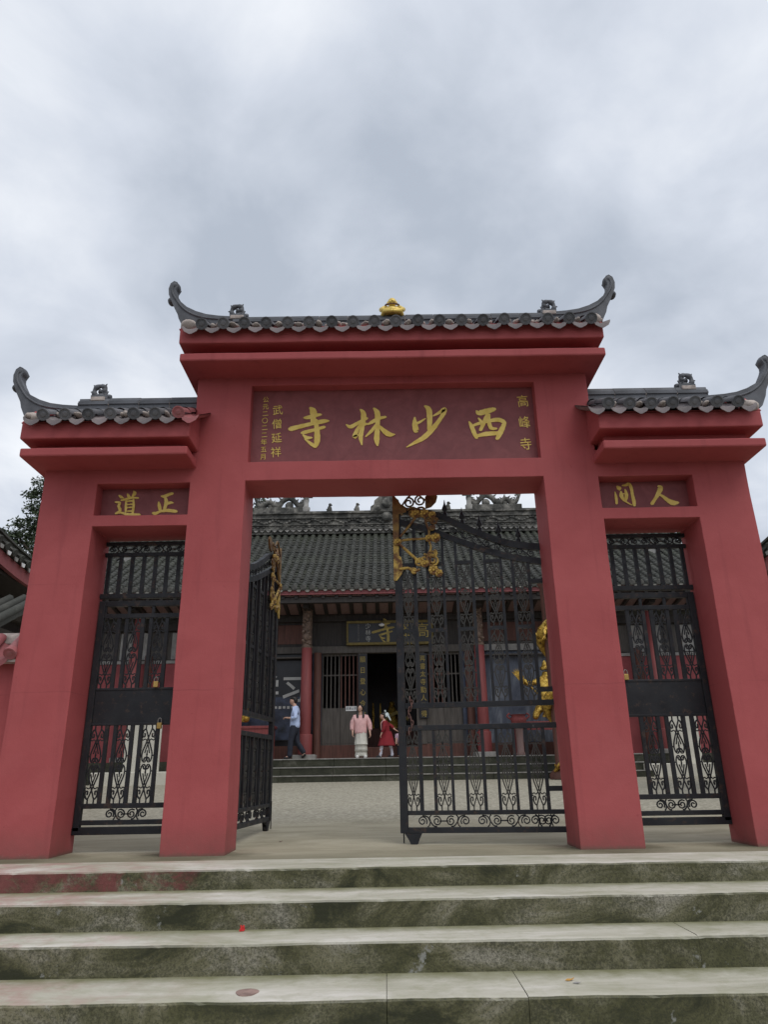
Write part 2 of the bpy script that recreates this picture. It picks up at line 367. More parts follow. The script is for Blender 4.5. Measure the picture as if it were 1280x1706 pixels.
def world_of(o):
    m = Matrix.LocRotScale(o.location, o.rotation_euler, o.scale)
    if o.parent: return world_of(o.parent) @ o.matrix_parent_inverse @ m
    return m
def thing(name, label, cat, loc=(0, 0, 0), rotz=0, group=None):
    o = bpy.data.objects.new(name, None); col.objects.link(o)
    o.empty_display_size = 0.2
    o.location = loc; o.rotation_euler = (0, 0, rotz); o['label'] = label; o['category'] = cat
    if group: o['group'] = group
    return o
def tag(o, label, cat, group=None):
    o['label'] = label; o['category'] = cat
    if group: o['group'] = group
    return o
def copy_tree(o, parent=None):
    c = o.copy(); col.objects.link(c)
    if parent is not None: c.parent = parent
    for ch in list(o.children): copy_tree(ch, c)
    return c
from mathutils import noise as mnoise
def wob(p, a=0.0035):
    q = Vector(p); n = mnoise.noise_vector(q * 1.3) * a + mnoise.noise_vector(q * 5.1 + Vector((7, 3, 1))) * a * 0.55
    return (p[0] + n.x, p[1] + n.y, p[2] + n.z)
def rough_box(x0, x1, y0, y1, z0, z1, seg=0.11, a=0.004):
    n = max(2, int((x1 - x0) / seg)); mb = MB(); vs = []
    for i in range(n + 1):
        x = lerp(x0, x1, i / n)
        vs += [wob(p, a) for p in ((x, y0, z0), (x, y0, z1), (x, y1, z1), (x, y1, z0))]
    fs = [(3, 2, 1, 0), (4 * n, 4 * n + 1, 4 * n + 2, 4 * n + 3)]
    for i in range(n):
        p, q = 4 * i, 4 * i + 4; fs += [(p + k, p + (k + 1) % 4, q + (k + 1) % 4, q + k) for k in range(4)]
    return mb.add(vs, fs)
def lerp(a, b, t_): return a + (b - a) * t_
def catmull(p, sub=5):
    out = []
    for i in range(len(p) - 1):
        p0, p1, p2, p3 = p[max(i - 1, 0)], p[i], p[i + 1], p[min(i + 2, len(p) - 1)]
        for k in range(sub):
            u = k / sub
            out.append(tuple(0.5 * (2 * b + (c - a) * u + (2 * a - 5 * b + 4 * c - d) * u * u + (3 * b - a - 3 * c + d) * u ** 3) for a, b, c, d in zip(p0, p1, p2, p3)))
    out.append(tuple(p[-1])); return out
def interp(pts, x):
    for (a, b), (c, d) in zip(pts, pts[1:]):
        if a <= x <= c: return lerp(b, d, (x - a) / (c - a))
    return pts[0][1] if x < pts[0][0] else pts[-1][1]
def glyph(ch, name, mat, h, parent, loc, ex=0.004, bold=0.0, rot=(math.pi / 2, 0, 0), sx=0.92):
    cu = bpy.data.curves.new(name, 'FONT'); cu.body = ch; cu.size = h; cu.extrude = ex; cu.offset = bold * h
    cu.align_x = 'CENTER'; cu.align_y = 'CENTER'; cu.resolution_u = 3
    o = bpy.data.objects.new(name, cu); col.objects.link(o)
    dg = bpy.context.evaluated_depsgraph_get()
    me = bpy.data.meshes.new_from_object(o.evaluated_get(dg)); bpy.data.objects.remove(o)
    me.materials.clear(); me.materials.append(M[mat])
    return place(name, me, parent, loc=loc, rot=rot, scale=(sx, 1, 1))
# ------------------------------------------------------------------ ground, steps, yard
def structure(name, mb, mat, parent=None, bevel=0):
    o = mb.build(name, mat, parent, bevel)
    if parent is None: o['kind'] = 'structure'
    return o
mb = MB(); S_ = 600
mb.add([(-S_, -S_, -0.9), (S_, -S_, -0.9), (S_, S_, -0.9), (-S_, S_, -0.9)], [(0, 1, 2, 3)])
structure('ground', mb, 'earth')
YZ0, SL = 0.6, 0.0377
def yard_z(y): return 0.0 if y < YZ0 else (y - YZ0) * SL
mb = MB(); ys = [-0.36, 0.0, YZ0, 4.0, 8.0, 13.4]
vs = [(x, y, yard_z(y)) for y in ys for x in (-13, 13)]
mb.add(vs, [(2 * i, 2 * i + 1, 2 * i + 3, 2 * i + 2) for i in range(len(ys) - 1)])
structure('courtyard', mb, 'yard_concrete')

steps = bpy.data.objects.new('entrance_steps', None); col.objects.link(steps); steps['kind'] = 'structure'
NOSE = [(-0.97, 0.0), (-1.511, -0.151), (-1.954, -0.335), (-2.502, -0.520), (-3.0, -0.70), (-3.45, -0.885)]
SX0, SX1 = -6.2, 6.6
def step_slab(x0, x1, yf, yb, zt, zb, seed):
    rnd = random.Random(seed); mb = MB(); n = max(2, int((x1 - x0) / 0.045)); w1 = w2 = 0.0; rows = []
    for i in range(n + 1):
        x = lerp(x0, x1, i / n)
        w1 = w1 * 0.93 + rnd.uniform(-1, 1) * 0.0014; w2 = w2 * 0.9 + rnd.uniform(-1, 1) * 0.0015
        chip = max(0, rnd.gauss(-1.2, 1)) * 0.004
        bow = 0.006 * math.sin(x * 0.7 + seed)
        rows.append([(x, yb, zt), (x, yf + 0.035, zt + w2), (x, yf + 0.009 + w1 + chip, zt - 0.004 + w2 - chip * 0.4), (x, yf + w1 + bow * 0.3, zt - 0.016 + w2 - chip),
                     (x, yf + 0.004 + w1, (zt + zb) / 2), (x, yf + 0.004 + w1 * 0.5, zb)])
    vs = [p for r in rows for p in r]; k = 6
    mb.add(vs, [(i * k + j, i * k + j + 1, (i + 1) * k + j + 1, (i + 1) * k + j) for i in range(n) for j in range(k - 1)])
    mb.add(rows[0] + [(x0, yb, zb)], [(0, 1, 2, 3, 4, 5, 6)]); mb.add(rows[-1] + [(x1, yb, zb)], [(6, 5, 4, 3, 2, 1, 0)])
    return mb
JOINTS = {0: [], 1: [], 2: [2.065], 3: [0.0, 0.823], 4: [-1.6, 1.9], 5: []}
for i in range(len(NOSE) - 1):
    yf, zt = NOSE[i]; yb = -0.36 if i == 0 else NOSE[i - 1][0] + 0.006
    zb = NOSE[i + 1][1] - 0.012
    xs = [SX0] + JOINTS[i] + [SX1]
    for a, b in zip(xs, xs[1:]):
        g0, g1 = (0.002 if a != SX0 else 0), (0.002 if b != SX1 else 0)
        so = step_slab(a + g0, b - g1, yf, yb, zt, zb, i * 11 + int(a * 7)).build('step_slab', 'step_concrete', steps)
        at = so.data.attributes.new('grime_contact_shade', 'FLOAT', 'POINT'); nb_ = (len(so.data.vertices) - 14) // 6 * 6
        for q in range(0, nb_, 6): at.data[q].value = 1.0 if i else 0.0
    if JOINTS[i]: MB().box(SX0, SX1, yf + 0.04, yb, zb - 0.02, zt - 0.018).build('step_core', 'step_concrete', steps)

# ------------------------------------------------------------------ the gateway
T = 0.545
XA = [-3.753, -3.15, -2.118, -1.507, 1.828, 2.439, 3.487, 4.096]
gate = thing('temple_gateway', 'big red rendered triple gateway with grey tiled roofs at the top of the steps', 'gateway', (0.165, 0.27, 0))
def gate_wall():
    xs = sorted(XA + [-3.15, -2.115, -1.487, 1.821, 2.4385, 3.4869]); zs = [-0.03, 3.272, 3.40, 3.775, 3.784, 4.10, 4.011, 4.988, 5.36]
    xs = [-3.753, -3.15, -2.118, -1.507, -1.487, 1.821, 1.828, 2.439, 3.487, 4.096]; zs = sorted(zs)
    def fine(a):
        o = []
        for p, q in zip(a, a[1:]):
            k = max(1, round((q - p) / 0.14)); o += [lerp(p, q, i / k) for i in range(k)]
        return o + [a[-1]]
    xs, zs = fine(xs), fine(zs)
    def st(x, z):
        if z > 4.10 and not (-2.118 < x < 2.439): return None
        if -3.15 < x < -2.118:
            if z < 3.272: return None
            if 3.40 < z < 3.775: return 0.182
        if 2.439 < x < 3.487:
            if z < 3.272: return None
            if 3.41 - 0.02 < z < 3.775: return 0.195
        if -1.507 < x < 1.828 and z < 3.784: return None
        if -1.487 < x < 1.821 and 4.011 < z < 4.988: return 0.142
        return 0.0
    G = {}
    for i in range(len(xs) - 1):
        for j in range(len(zs) - 1): G[i, j] = st((xs[i] + xs[i + 1]) / 2, (zs[j] + zs[j + 1]) / 2)
    bm = bmesh.new(); vm = {}
    def V(p):
        k = tuple(round(q, 4) for q in p)
        if k not in vm: vm[k] = bm.verts.new(p)
        return vm[k]
    def F(*p):
        try: bm.faces.new([V(q) for q in p])
        except ValueError: pass
    for (i, j), d in G.items():
        if d is None: continue
        x0, x1, z0, z1 = xs[i], xs[i + 1], zs[j], zs[j + 1]
        F((x0, d, z0), (x1, d, z0), (x1, d, z1), (x0, d, z1)); F((x1, T, z0), (x0, T, z0), (x0, T, z1), (x1, T, z1))
        for di, dj, q in ((-1, 0, (x0, z1, x0, z0)), (1, 0, (x1, z0, x1, z1)), (0, -1, (x0, z0, x1, z0)), (0, 1, (x1, z1, x0, z1))):
            nb = G.get((i + di, j + dj))
            lim = T if nb is None else nb
            if lim > d + 1e-6: F((q[0], d, q[1]), (q[0], lim, q[1]), (q[2], lim, q[3]), (q[2], d, q[3]))
    for v in bm.verts: v.co = wob(v.co, 0.0065)
    bmesh.ops.recalc_face_normals(bm, faces=bm.faces)
    me = bpy.data.meshes.new('wall'); bm.to_mesh(me); bm.free(); me.materials.append(M['red_paint']); return me
wall = place('wall', gate_wall(), gate); bev(wall, 0.012, 2)
# recessed inscription plates, a few mm proud of the recess floor
PANELS = [(-1.495, 1.829, 4.003, 4.996, 0.1345), (-3.157, -2.110, 3.393, 3.782, 0.1735), (2.430, 3.494, 3.393, 3.782, 0.1865)]
panel_o = []
for x0, x1, z0, z1, y in PANELS:
    panel_o.append(MB().box(x0, x1, y, y + 0.02, z0, z1).build('inscription_panel', 'oxblood_paint', gate))
STROKES = {'寺':[[-0.805,4.752,0.031,-0.776,4.708,0.065,-0.772,4.636,0.052,-0.779,4.549,0.043],[-0.877,4.625,0.02,-0.831,4.629,0.037,-0.746,4.655,0.037,-0.686,4.663,0.023],[-1.033,4.482,0.048,-0.914,4.514,0.042,-0.773,4.549,0.037,-0.659,4.574,0.043,-0.596,4.579,0.02],[-0.901,4.429,0.025,-0.856,4.439,0.037,-0.743,4.469,0.031,-0.644,4.499,0.031],[-0.742,4.588,0.037,-0.725,4.445,0.051,-0.723,4.32,0.053,-0.742,4.248,0.031],[-0.742,4.248,0.031,-0.796,4.29,0.031,-0.868,4.35,0.008],[-0.886,4.401,0.017,-0.843,4.365,0.034,-0.786,4.364,0.017]],'林':[[-0.385,4.528,0.011,-0.334,4.498,0.037,-0.253,4.544,0.032,-0.145,4.606,0.026],[-0.216,4.72,0.02,-0.182,4.658,0.049,-0.197,4.499,0.04,-0.218,4.373,0.043,-0.204,4.267,0.014],[-0.214,4.539,0.02,-0.26,4.453,0.034,-0.288,4.367,0.042,-0.257,4.39,0.02],[-0.189,4.507,0.015,-0.16,4.53,0.026,-0.131,4.533,0.011],[-0.134,4.523,0.014,-0.081,4.557,0.034,-0.002,4.599,0.034,0.075,4.618,0.023],[-0.058,4.733,0.02,-0.019,4.663,0.052,-0.021,4.496,0.04,-0.031,4.339,0.051,-0.024,4.255,0.02],[-0.029,4.536,0.017,-0.082,4.45,0.031,-0.158,4.369,0.014],[-0.02,4.525,0.014,0.052,4.44,0.043,0.115,4.391,0.048,0.179,4.389,0.011]],'少':[[0.545,4.754,0.021,0.586,4.71,0.05,0.593,4.593,0.051,0.582,4.453,0.038],[0.418,4.606,0.015,0.416,4.53,0.047,0.428,4.439,0.053,0.439,4.423,0.021],[0.422,4.522,0.026,0.474,4.545,0.024,0.543,4.591,0.009],[0.64,4.625,0.015,0.724,4.674,0.033,0.771,4.71,0.041,0.759,4.66,0.045,0.721,4.591,0.035,0.627,4.461,0.047,0.519,4.348,0.047,0.415,4.285,0.032,0.313,4.226,0.009]],'西':[[1.148,4.68,0.017,1.177,4.653,0.051,1.276,4.678,0.053,1.355,4.7,0.041],[1.053,4.539,0.015,1.078,4.478,0.038,1.106,4.387,0.039,1.127,4.335,0.032],[1.07,4.478,0.021,1.161,4.514,0.03,1.267,4.54,0.032,1.386,4.56,0.042,1.458,4.529,0.039,1.449,4.479,0.041,1.408,4.398,0.05,1.367,4.318,0.035],[1.119,4.351,0.023,1.241,4.378,0.044,1.377,4.386,0.038],[1.273,4.64,0.024,1.242,4.565,0.038,1.18,4.432,0.032],[1.293,4.631,0.021,1.284,4.532,0.035,1.305,4.452,0.036,1.364,4.445,0.02],[1.165,4.583,0.015,1.195,4.533,0.03,1.212,4.497,0.018]],'正':[[-2.479,3.683,0.012,-2.446,3.679,0.025,-2.397,3.7,0.025,-2.358,3.712,0.023],[-2.438,3.674,0.016,-2.417,3.615,0.03,-2.423,3.561,0.027,-2.432,3.498,0.022],[-2.416,3.578,0.011,-2.376,3.6,0.024,-2.339,3.599,0.011],[-2.503,3.611,0.01,-2.493,3.571,0.026,-2.475,3.507,0.022],[-2.552,3.48,0.021,-2.521,3.474,0.026,-2.472,3.498,0.02,-2.389,3.508,0.027,-2.297,3.495,0.025]],'道':[[-2.8,3.747,0.01,-2.786,3.721,0.029,-2.81,3.68,0.012],[-2.866,3.715,0.01,-2.849,3.686,0.023,-2.831,3.665,0.012],[-2.928,3.64,0.012,-2.876,3.651,0.02,-2.81,3.668,0.018,-2.737,3.664,0.012],[-2.872,3.639,0.012,-2.867,3.568,0.02,-2.863,3.5,0.015],[-2.791,3.644,0.014,-2.781,3.567,0.02,-2.784,3.479,0.017],[-2.872,3.624,0.011,-2.794,3.632,0.014],[-2.856,3.584,0.008,-2.798,3.59,0.012],[-2.853,3.548,0.009,-2.794,3.552,0.012],[-2.861,3.507,0.009,-2.789,3.507,0.013],[-2.956,3.696,0.012,-2.934,3.678,0.022,-2.905,3.666,0.008],[-2.989,3.617,0.013,-2.941,3.607,0.02,-2.948,3.569,0.021,-2.927,3.513,0.022,-2.967,3.482,0.016],[-2.969,3.48,0.017,-2.918,3.49,0.015,-2.84,3.469,0.022,-2.704,3.461,0.02]],'人':[[3.173,3.712,0.029,3.186,3.688,0.044,3.143,3.611,0.036,3.106,3.56,0.027,3.064,3.505,0.032],[3.143,3.613,0.017,3.187,3.598,0.024,3.245,3.543,0.038,3.298,3.511,0.049,3.357,3.511,0.023]],'間':[[2.663,3.652,0.008,2.668,3.588,0.025,2.665,3.513,0.021],[2.702,3.715,0.025,2.716,3.692,0.042,2.718,3.678,0.019],[2.758,3.729,0.012,2.795,3.732,0.023,2.835,3.746,0.027,2.854,3.688,0.029,2.856,3.616,0.027,2.862,3.534,0.032,2.86,3.487,0.026],[2.732,3.654,0.016,2.73,3.603,0.036,2.751,3.544,0.017],[2.782,3.677,0.015,2.788,3.607,0.032,2.765,3.535,0.019],[2.745,3.626,0.008,2.784,3.629,0.009],[2.767,3.535,0.015,2.802,3.509,0.011,2.833,3.49,0.008]]}
def brush_char(strokes, y, parent, mat='gilt_paint', wk=0.63):
    mb = MB()
    for k, s in enumerate(strokes):
        pts = [(s[i], s[i + 1], s[i + 2] * wk) for i in range(0, len(s), 3)]
        c = catmull(pts, 5); L_, R_ = [], []
        for i, (x, z, w) in enumerate(c):
            a, b = c[max(i - 1, 0)], c[min(i + 1, len(c) - 1)]
            dx, dz = b[0] - a[0], b[1] - a[1]; l = math.hypot(dx, dz) or 1
            ww = max(w, 0.003) * (1 + 0.06 * math.sin(i * 2.3 + k))
            L_.append((x - dz / l * ww, z + dx / l * ww)); R_.append((x + dz / l * ww, z - dx / l * ww))
        f = y - 0.006 - 0.0006 * k; n = len(c)
        vs = [(x, f, z) for x, z in L_] + [(x, f, z) for x, z in R_] + [(x, y - 0.0005, z) for x, z in L_] + [(x, y - 0.0005, z) for x, z in R_]
        fs = []
        for i in range(n - 1):
            fs += [(i, i + 1, n + i + 1, n + i), (i, 2 * n + i, 2 * n + i + 1, i + 1), (n + i, n + i + 1, 3 * n + i + 1, 3 * n + i)]
        fs += [(0, n, 3 * n, 2 * n), (n - 1, 3 * n - 1, 4 * n - 1, 2 * n - 1)]
        mb.add(vs, fs)
        for (ex, ez), (dx, dz), w in (((c[0][0], c[0][1]), (c[0][0] - c[1][0], c[0][1] - c[1][1]), c[0][2]), ((c[-1][0], c[-1][1]), (c[-1][0] - c[-2][0], c[-1][1] - c[-2][1]), c[-1][2])):
            a0 = math.atan2(dz, dx); w = max(w, 0.003)
            arc = [(ex + w * math.cos(a0 + t_), ez + w * 0.8 * math.sin(a0 + t_)) for t_ in [(-90 + 30 * q) * math.pi / 180 for q in range(7)]]
            mb.prism(arc, f + 0.0002, y - 0.0007)
    return mb.build('character', mat, parent)
for ch in '西少林寺': brush_char(STROKES[ch], 0.1345, panel_o[0])
for ch in '正道': brush_char(STROKES[ch], 0.1735, panel_o[1], wk=0.72)
for ch in '人間': brush_char([[v if i % 3 != 9 else v for i, v in enumerate(s)] for s in STROKES[ch]], 0.1865, panel_o[2])
for i, ch in enumerate('高峰寺'): glyph(ch, 'character', 'gilt_paint', 0.165, panel_o[0], (1.703 - 0.005 * i, 0.1315, 4.79 - 0.279 * i), bold=0.0, rot=(math.pi / 2, rad(-4), 0), sx=0.85)
for i, ch in enumerate('武僧延祥'): glyph(ch, 'character', 'gilt_paint', 0.135, panel_o[0], (-1.193, 0.1315, 4.722 - 0.181 * i), bold=0.0, rot=(math.pi / 2, rad(-5), 0))
for i, ch in enumerate('公元二〇二二年五月'): glyph(ch, 'character', 'gilt_paint', 0.08, panel_o[0], (-1.338, 0.1315, 4.868 - 0.0925 * i), bold=0.0, rot=(math.pi / 2, rad(-5), 0))

# cornices, beams and tiled roofs
def tile_meshes():
    mb = MB(); n = 10; Lt = 0.31; r0, r1 = 0.062, 0.054       # round cover tile; local x across, y up the slope, z out
    rings = [(0.0, r0), (0.02, r0), (0.022, r0 - 0.004), (Lt, r1)]
    vs = [(r * math.cos(math.pi * j / n) , y, r * math.sin(math.pi * j / n)) for y, r in rings for j in range(n + 1)]
    mb.add(vs, [(i * (n + 1) + j + 1, i * (n + 1) + j, (i + 1) * (n + 1) + j, (i + 1) * (n + 1) + j + 1) for i in range(3) for j in range(n)], True)
    cover = mb
    cap = MB(); m = 20                                         # the same with its round end disc
    cap.add(vs, [(i * (n + 1) + j + 1, i * (n + 1) + j, (i + 1) * (n + 1) + j, (i + 1) * (n + 1) + j + 1) for i in range(3) for j in range(n)], True)
    prof = [(0.067, 0.004), (0.067, -0.020), (0.056, -0.022), (0.053, -0.015), (0.030, -0.015), (0.026, -0.021), (0.012, -0.023)]
    vs = [(r * math.cos(2 * math.pi * j / m), y, r * math.sin(2 * math.pi * j / m)) for r, y in prof for j in range(m)]
    k = len(prof)
    cap.add(vs, [(i * m + j, i * m + (j + 1) % m, (i + 1) * m + (j + 1) % m, (i + 1) * m + j) for i in range(k - 1) for j in range(m)])
    cap.add(vs[-m:], [tuple(range(m))]); cap.add(vs[:m], [tuple(range(m - 1, -1, -1))])
    pan = MB(); q = 6; hw = 0.098                              # concave pan tile
    for (z_off) in (0.0,):
        vs = []
        for y, dz in ((0.0, 0.0), (Lt, 0.012)):
            for t_ in (0, -0.014):
                for j in range(q + 1):
                    x = lerp(-hw, hw, j / q); vs.append((x, y, dz + t_ - 0.045 * (1 - (x / hw) ** 2) + 0.012))
        w = q + 1
        fs = [(j, j + 1, 2 * w + j + 1, 2 * w + j) for j in range(q)] + [(w + j + 1, w + j, 3 * w + j, 3 * w + j + 1) for j in range(q)] + [(j + 1, j, w + j, w + j + 1) for j in range(q)]
        pan.add(vs, fs)
    drip = MB(); drip.add(pan.v, pan.f)                        # eaves pan with its hanging pointed lip
    up = [(lerp(-hw, hw, j / 8), 0.012 - 0.045 * (1 - (lerp(-1, 1, j / 8)) ** 2)) for j in range(9)]
    lo = [(hw * 0.94, -0.022), (hw * 0.72, -0.062), (hw * 0.4, -0.083), (0.012, -0.1), (-0.012, -0.1), (-hw * 0.4, -0.083), (-hw * 0.72, -0.062), (-hw * 0.94, -0.022)]
    poly = up + lo
    lip = MB().prism(poly, -0.02, 0.004)
    a_ = rad(33)                                               # hang the lip plumb although the tile lies on the slope
    drip.add([(x, y * math.cos(a_) + z * math.sin(a_), -y * math.sin(a_) + z * math.cos(a_)) if False else (x, y + z * math.sin(a_) * 0.9, z * math.cos(a_)) for x, y, z in lip.v], lip.f)
    return cover, cap, pan, drip
cov_mb, cap_mb, pan_mb, drip_mb = tile_meshes()
TM = {(n_, m_): mb_.mesh(n_, m_) for n_, mb_ in (('round_tile', cov_mb), ('end_tile', cap_mb), ('pan_tile', pan_mb), ('drip_tile', drip_mb)) for m_ in ('grey_tile', 'pale_tile', 'painted_tile')}
SLOPE = rad(27)
def horn_poly(mirror):
    o = [(-2.30, 5.88), (-2.43, 5.95), (-2.493, 6.081), (-2.515, 6.161), (-2.578, 6.28), (-2.616, 6.37), (-2.644, 6.434), (-2.655, 6.525), (-2.636, 6.607), (-2.593, 6.644), (-2.552, 6.625), (-2.530, 6.585), (-2.545, 6.555), (-2.562, 6.52),
         (-2.560, 6.48), (-2.540, 6.43), (-2.483, 6.327), (-2.401, 6.249), (-2.283, 6.184), (-2.15, 6.137), (-2.0, 6.112), (-1.80, 6.095), (-1.80, 5.985), (-1.95, 5.985), (-2.12, 6.0), (-2.22, 5.93)]
    return [((0.335 - x) if mirror else x, z) for x, z in o]
def ornament(parent, x, z, sgn):
    mb = MB()
    P_ = [(0.125, 0.012), (0.06, 0.022), (0.0, 0.03), (-0.062, 0.035), (-0.088, 0.08), (-0.072, 0.14), (-0.02, 0.168), (0.03, 0.15), (0.04, 0.115), (0.012, 0.092), (-0.025, 0.1)]
    c = catmull([(sgn * -px, 0, pz) for px, pz in [(-a, b) for a, b in P_]], 3)
    mb.tube([(x + p[0], 0.27, z + p[2]) for p in c], [0.030 + 0.006 * math.sin(i * 1.3) for i in range(len(c))], 7)
    for px, pz, dx, dz in ((-0.088, 0.09, -0.045, 0.0), (-0.075, 0.15, -0.03, 0.035), (0.03, 0.155, 0.025, 0.045), (0.05, 0.045, 0.035, 0.05), (0.0, 0.17, 0.0, 0.03), (-0.07, 0.04, -0.04, -0.01)):
        mb.tube([(x + sgn * px, 0.27, z + pz), (x + sgn * (px + dx), 0.27, z + pz + dz)], [0.022, 0.005], 6)
    mb.tube([(x + sgn * 0.0, 0.27, z + 0.045), (x + sgn * 0.06, 0.27, z + 0.09), (x + sgn * 0.055, 0.27, z + 0.12)], [0.02, 0.018, 0.012], 6)
    mb.box(x - 0.10, x + 0.10, 0.215, 0.325, z - 0.03, z + 0.018)
    mb.build('ridge_ornament', 'ridge_grey', parent)
    MB().box(x - 0.085, x + 0.085, 0.178, 0.2, z - 0.075, z - 0.02).build('mortar_patch', 'mortar', parent, bevel=0.012)
def gate_roof(x0, x1, zc, zf0, zf1, zd, discs, horns, ridge_x, painted=()):
    """cornice slab zc..+0.1, fascia zf0..zf1, end discs at height zd"""
    rough_box(x0 + 0.02, x1 - 0.005, -0.4, T + 0.4, zc, zc + 0.1).build('cornice', 'red_paint', gate, bevel=0.018)
    MB().box(x0 + 0.1, x1 - 0.1, -0.2, T + 0.2, zc + 0.1, zf0).build('cornice_neck', 'red_paint', gate)
    rough_box(x0, x1, -0.405, T + 0.405, zf0, zf1).build('fascia', 'red_paint', gate, bevel=0.014)
    zr = zd + 0.44; zt_ = zd + 0.335
    roof = MB().prism_x([(-0.40, zf1), (-0.40, zf1 + 0.012), (0.18, zt_ - 0.03), (0.365, zt_ - 0.03), (T + 0.4, zf1 + 0.012), (T + 0.4, zf1)], x0 + 0.005, x1 - 0.005).build('roof', 'red_paint', gate)
    for s_, h in horns:                                        # flared red verge under the horn
        xe = x0 if s_ < 0 else x1
        mb = MB(); o = 0.23 * s_
        mb.add([(xe - 0.05 * s_, -0.40, zf1), (xe - 0.05 * s_, T + 0.4, zf1), (xe - 0.05 * s_, 0.27, zr + 0.02), (xe + 0.012 * s_, -0.40, zf1), (xe + 0.012 * s_, T + 0.4, zf1), (xe + o, 0.27, zr + 0.03)],
               [(0, 1, 2), (3, 5, 4), (0, 3, 4, 1), (1, 4, 5, 2), (2, 5, 3, 0)])
        mb.build('verge', 'red_paint', roof)
        MB().ball((xe - 0.09 * s_, -0.36, zf1 + 0.06), 0.1, 0.1, 0.075).build('mortar_patch', 'mortar', roof)
    dy, dz = math.cos(SLOPE), math.sin(SLOPE)
    step_ = discs[1] - discs[0]
    rnd = random.Random(int(x0 * 10))
    for i, x in enumerate(discs):
        for k in range(3):
            nm, mt = ('end_tile' if k == 0 else 'round_tile'), ('painted_tile' if i in painted else 'grey_tile')
            place(nm, TM[nm, mt], roof, loc=(x + rnd.uniform(-0.006, 0.006), -0.5 + k * 0.27 * dy, zd + k * 0.27 * dz + k * 0.004 + rnd.uniform(-0.005, 0.005)), rot=(SLOPE + rad(rnd.uniform(-1.5, 1.5)), rad(rnd.uniform(-3, 3)), rad(rnd.uniform(-1.5, 1.5))))
    xs = [discs[0] - step_ * 0.5] + [x + step_ * 0.5 for x in discs]
    if horns and horns[0][0] > 0 and len(horns) == 1: pass
    for i, x in enumerate(xs):
        if x < x0 - 0.03 or x > x1 + 0.06: continue
        for k in range(3):
            nm = 'drip_tile' if k == 0 else 'pan_tile'
            mt = 'painted_tile' if (i - 1) in painted else 'pale_tile'
            place(nm, TM[nm, mt], roof, loc=(x, -0.475 + k * 0.27 * dy, zd - 0.02 + k * 0.27 * dz + k * 0.004 + rnd.uniform(-0.006, 0.006)), rot=(SLOPE, rad(rnd.uniform(-4, 4)), 0), scale=(step_ / 0.245, 1, 1))
    mb = MB()                                                  # mortar bedding squeezed out between the tiles
    for x in xs:
        if not (x0 < x < x1): continue
        for q in range(3):
            yy = rnd.uniform(-0.44, -0.2); mb.ball((x + rnd.uniform(-0.06, 0.06), yy, zd - 0.02 + (yy + 0.5) * math.tan(SLOPE)), rnd.uniform(0.025, 0.05), rnd.uniform(0.05, 0.09), rnd.uniform(0.022, 0.036), 7, 5)
    b_ = mb.build('mortar_bedding', 'mortar', roof); b_['kind'] = 'stuff'
    mb = MB()                                                  # the back slope, joined (never seen from the steps)
    for x in discs:
        mb.tube([(x, T + 0.5, zd), (x, 0.34, zt_ + 0.02)], [0.062, 0.055], 8)
    b_ = mb.build('back_tiles', 'grey_tile', roof); b_['kind'] = 'stuff'
    prof = [(0.165, zt_ - 0.06), (0.165, zt_ + 0.03), (0.15, zt_ + 0.036), (0.15, zt_ + 0.075), (0.168, zt_ + 0.085), (0.168, zr + 0.03), (0.152, zr + 0.036), (0.152, zr + 0.06), (0.165, zr + 0.066), (0.165, zr + 0.085), (0.19, zr + 0.1), (0.2, zr + 0.135), (0.235, zr + 0.152), (0.305, zr + 0.152), (0.34, zr + 0.135), (0.35, zr + 0.1), (0.375, zr + 0.085), (0.375, zt_ - 0.06)]
    n = max(1, round((ridge_x[1] - ridge_x[0]) / 0.37)); w = (ridge_x[1] - ridge_x[0]) / n
    me = MB().prism_x(prof, 0.0, w - 0.007).mesh('ridge_tile', 'ridge_grey')
    for i in range(n):
        place('ridge_tile', me, roof, loc=(ridge_x[0] + i * w, 0, rnd.uniform(-0.003, 0.003)))
        if i: MB().prism_x([(y + (0.006 if y < 0.27 else -0.006), z - 0.006) for y, z in prof], ridge_x[0] + i * w - 0.009, ridge_x[0] + i * w + 0.003).build('mortar_joint', 'mortar', roof)
    for s_, (ox, oz) in horns:
        poly = [(x + ox, z + oz) for x, z in horn_poly(s_ > 0)]
        h = MB().prism(poly, 0.2, 0.34).build('ridge_horn', 'ridge_grey', roof, bevel=0.022)
        mb = MB()                                              # raised moulding line along the horn
        line = [(-1.80, 6.05), (-2.0, 6.06), (-2.18, 6.085), (-2.33, 6.14), (-2.45, 6.23), (-2.53, 6.34), (-2.59, 6.44), (-2.605, 6.52), (-2.59, 6.58)]
        line = [((0.335 - x if s_ > 0 else x) + ox, 0.199, z + oz) for x, z in line]
        mb.tube(catmull(line, 4), 0.014, 6); h2 = mb.build('horn_moulding', 'ridge_grey', roof)
        mb = MB(); bx = (0.335 + 2.625 if s_ > 0 else -2.625) + ox
        MB().ball((bx, 0.27, 6.372 + oz), 0.042, 0.075, 0.042).build('horn_bump', 'ridge_grey', roof)
        tx = (0.335 + 2.585 if s_ > 0 else -2.585) + ox
        mb.ball((tx, 0.27, 6.585 + oz), 0.062, 0.085, 0.062, 14, 9)
        mb.build('horn_knob', 'ridge_grey', roof)
    return roof
DX = [-1.994 + 0.245 * i for i in range(19)]
r_c = gate_roof(-2.262, 2.576, 5.087, 5.312, 5.505, 5.505, DX, [(-1, (0, 0.0)), (1, (0.04, 0.0))], (-1.80, 2.13))
ornament(r_c, -1.76, 6.125, 1); ornament(r_c, 2.15, 6.125, -1)
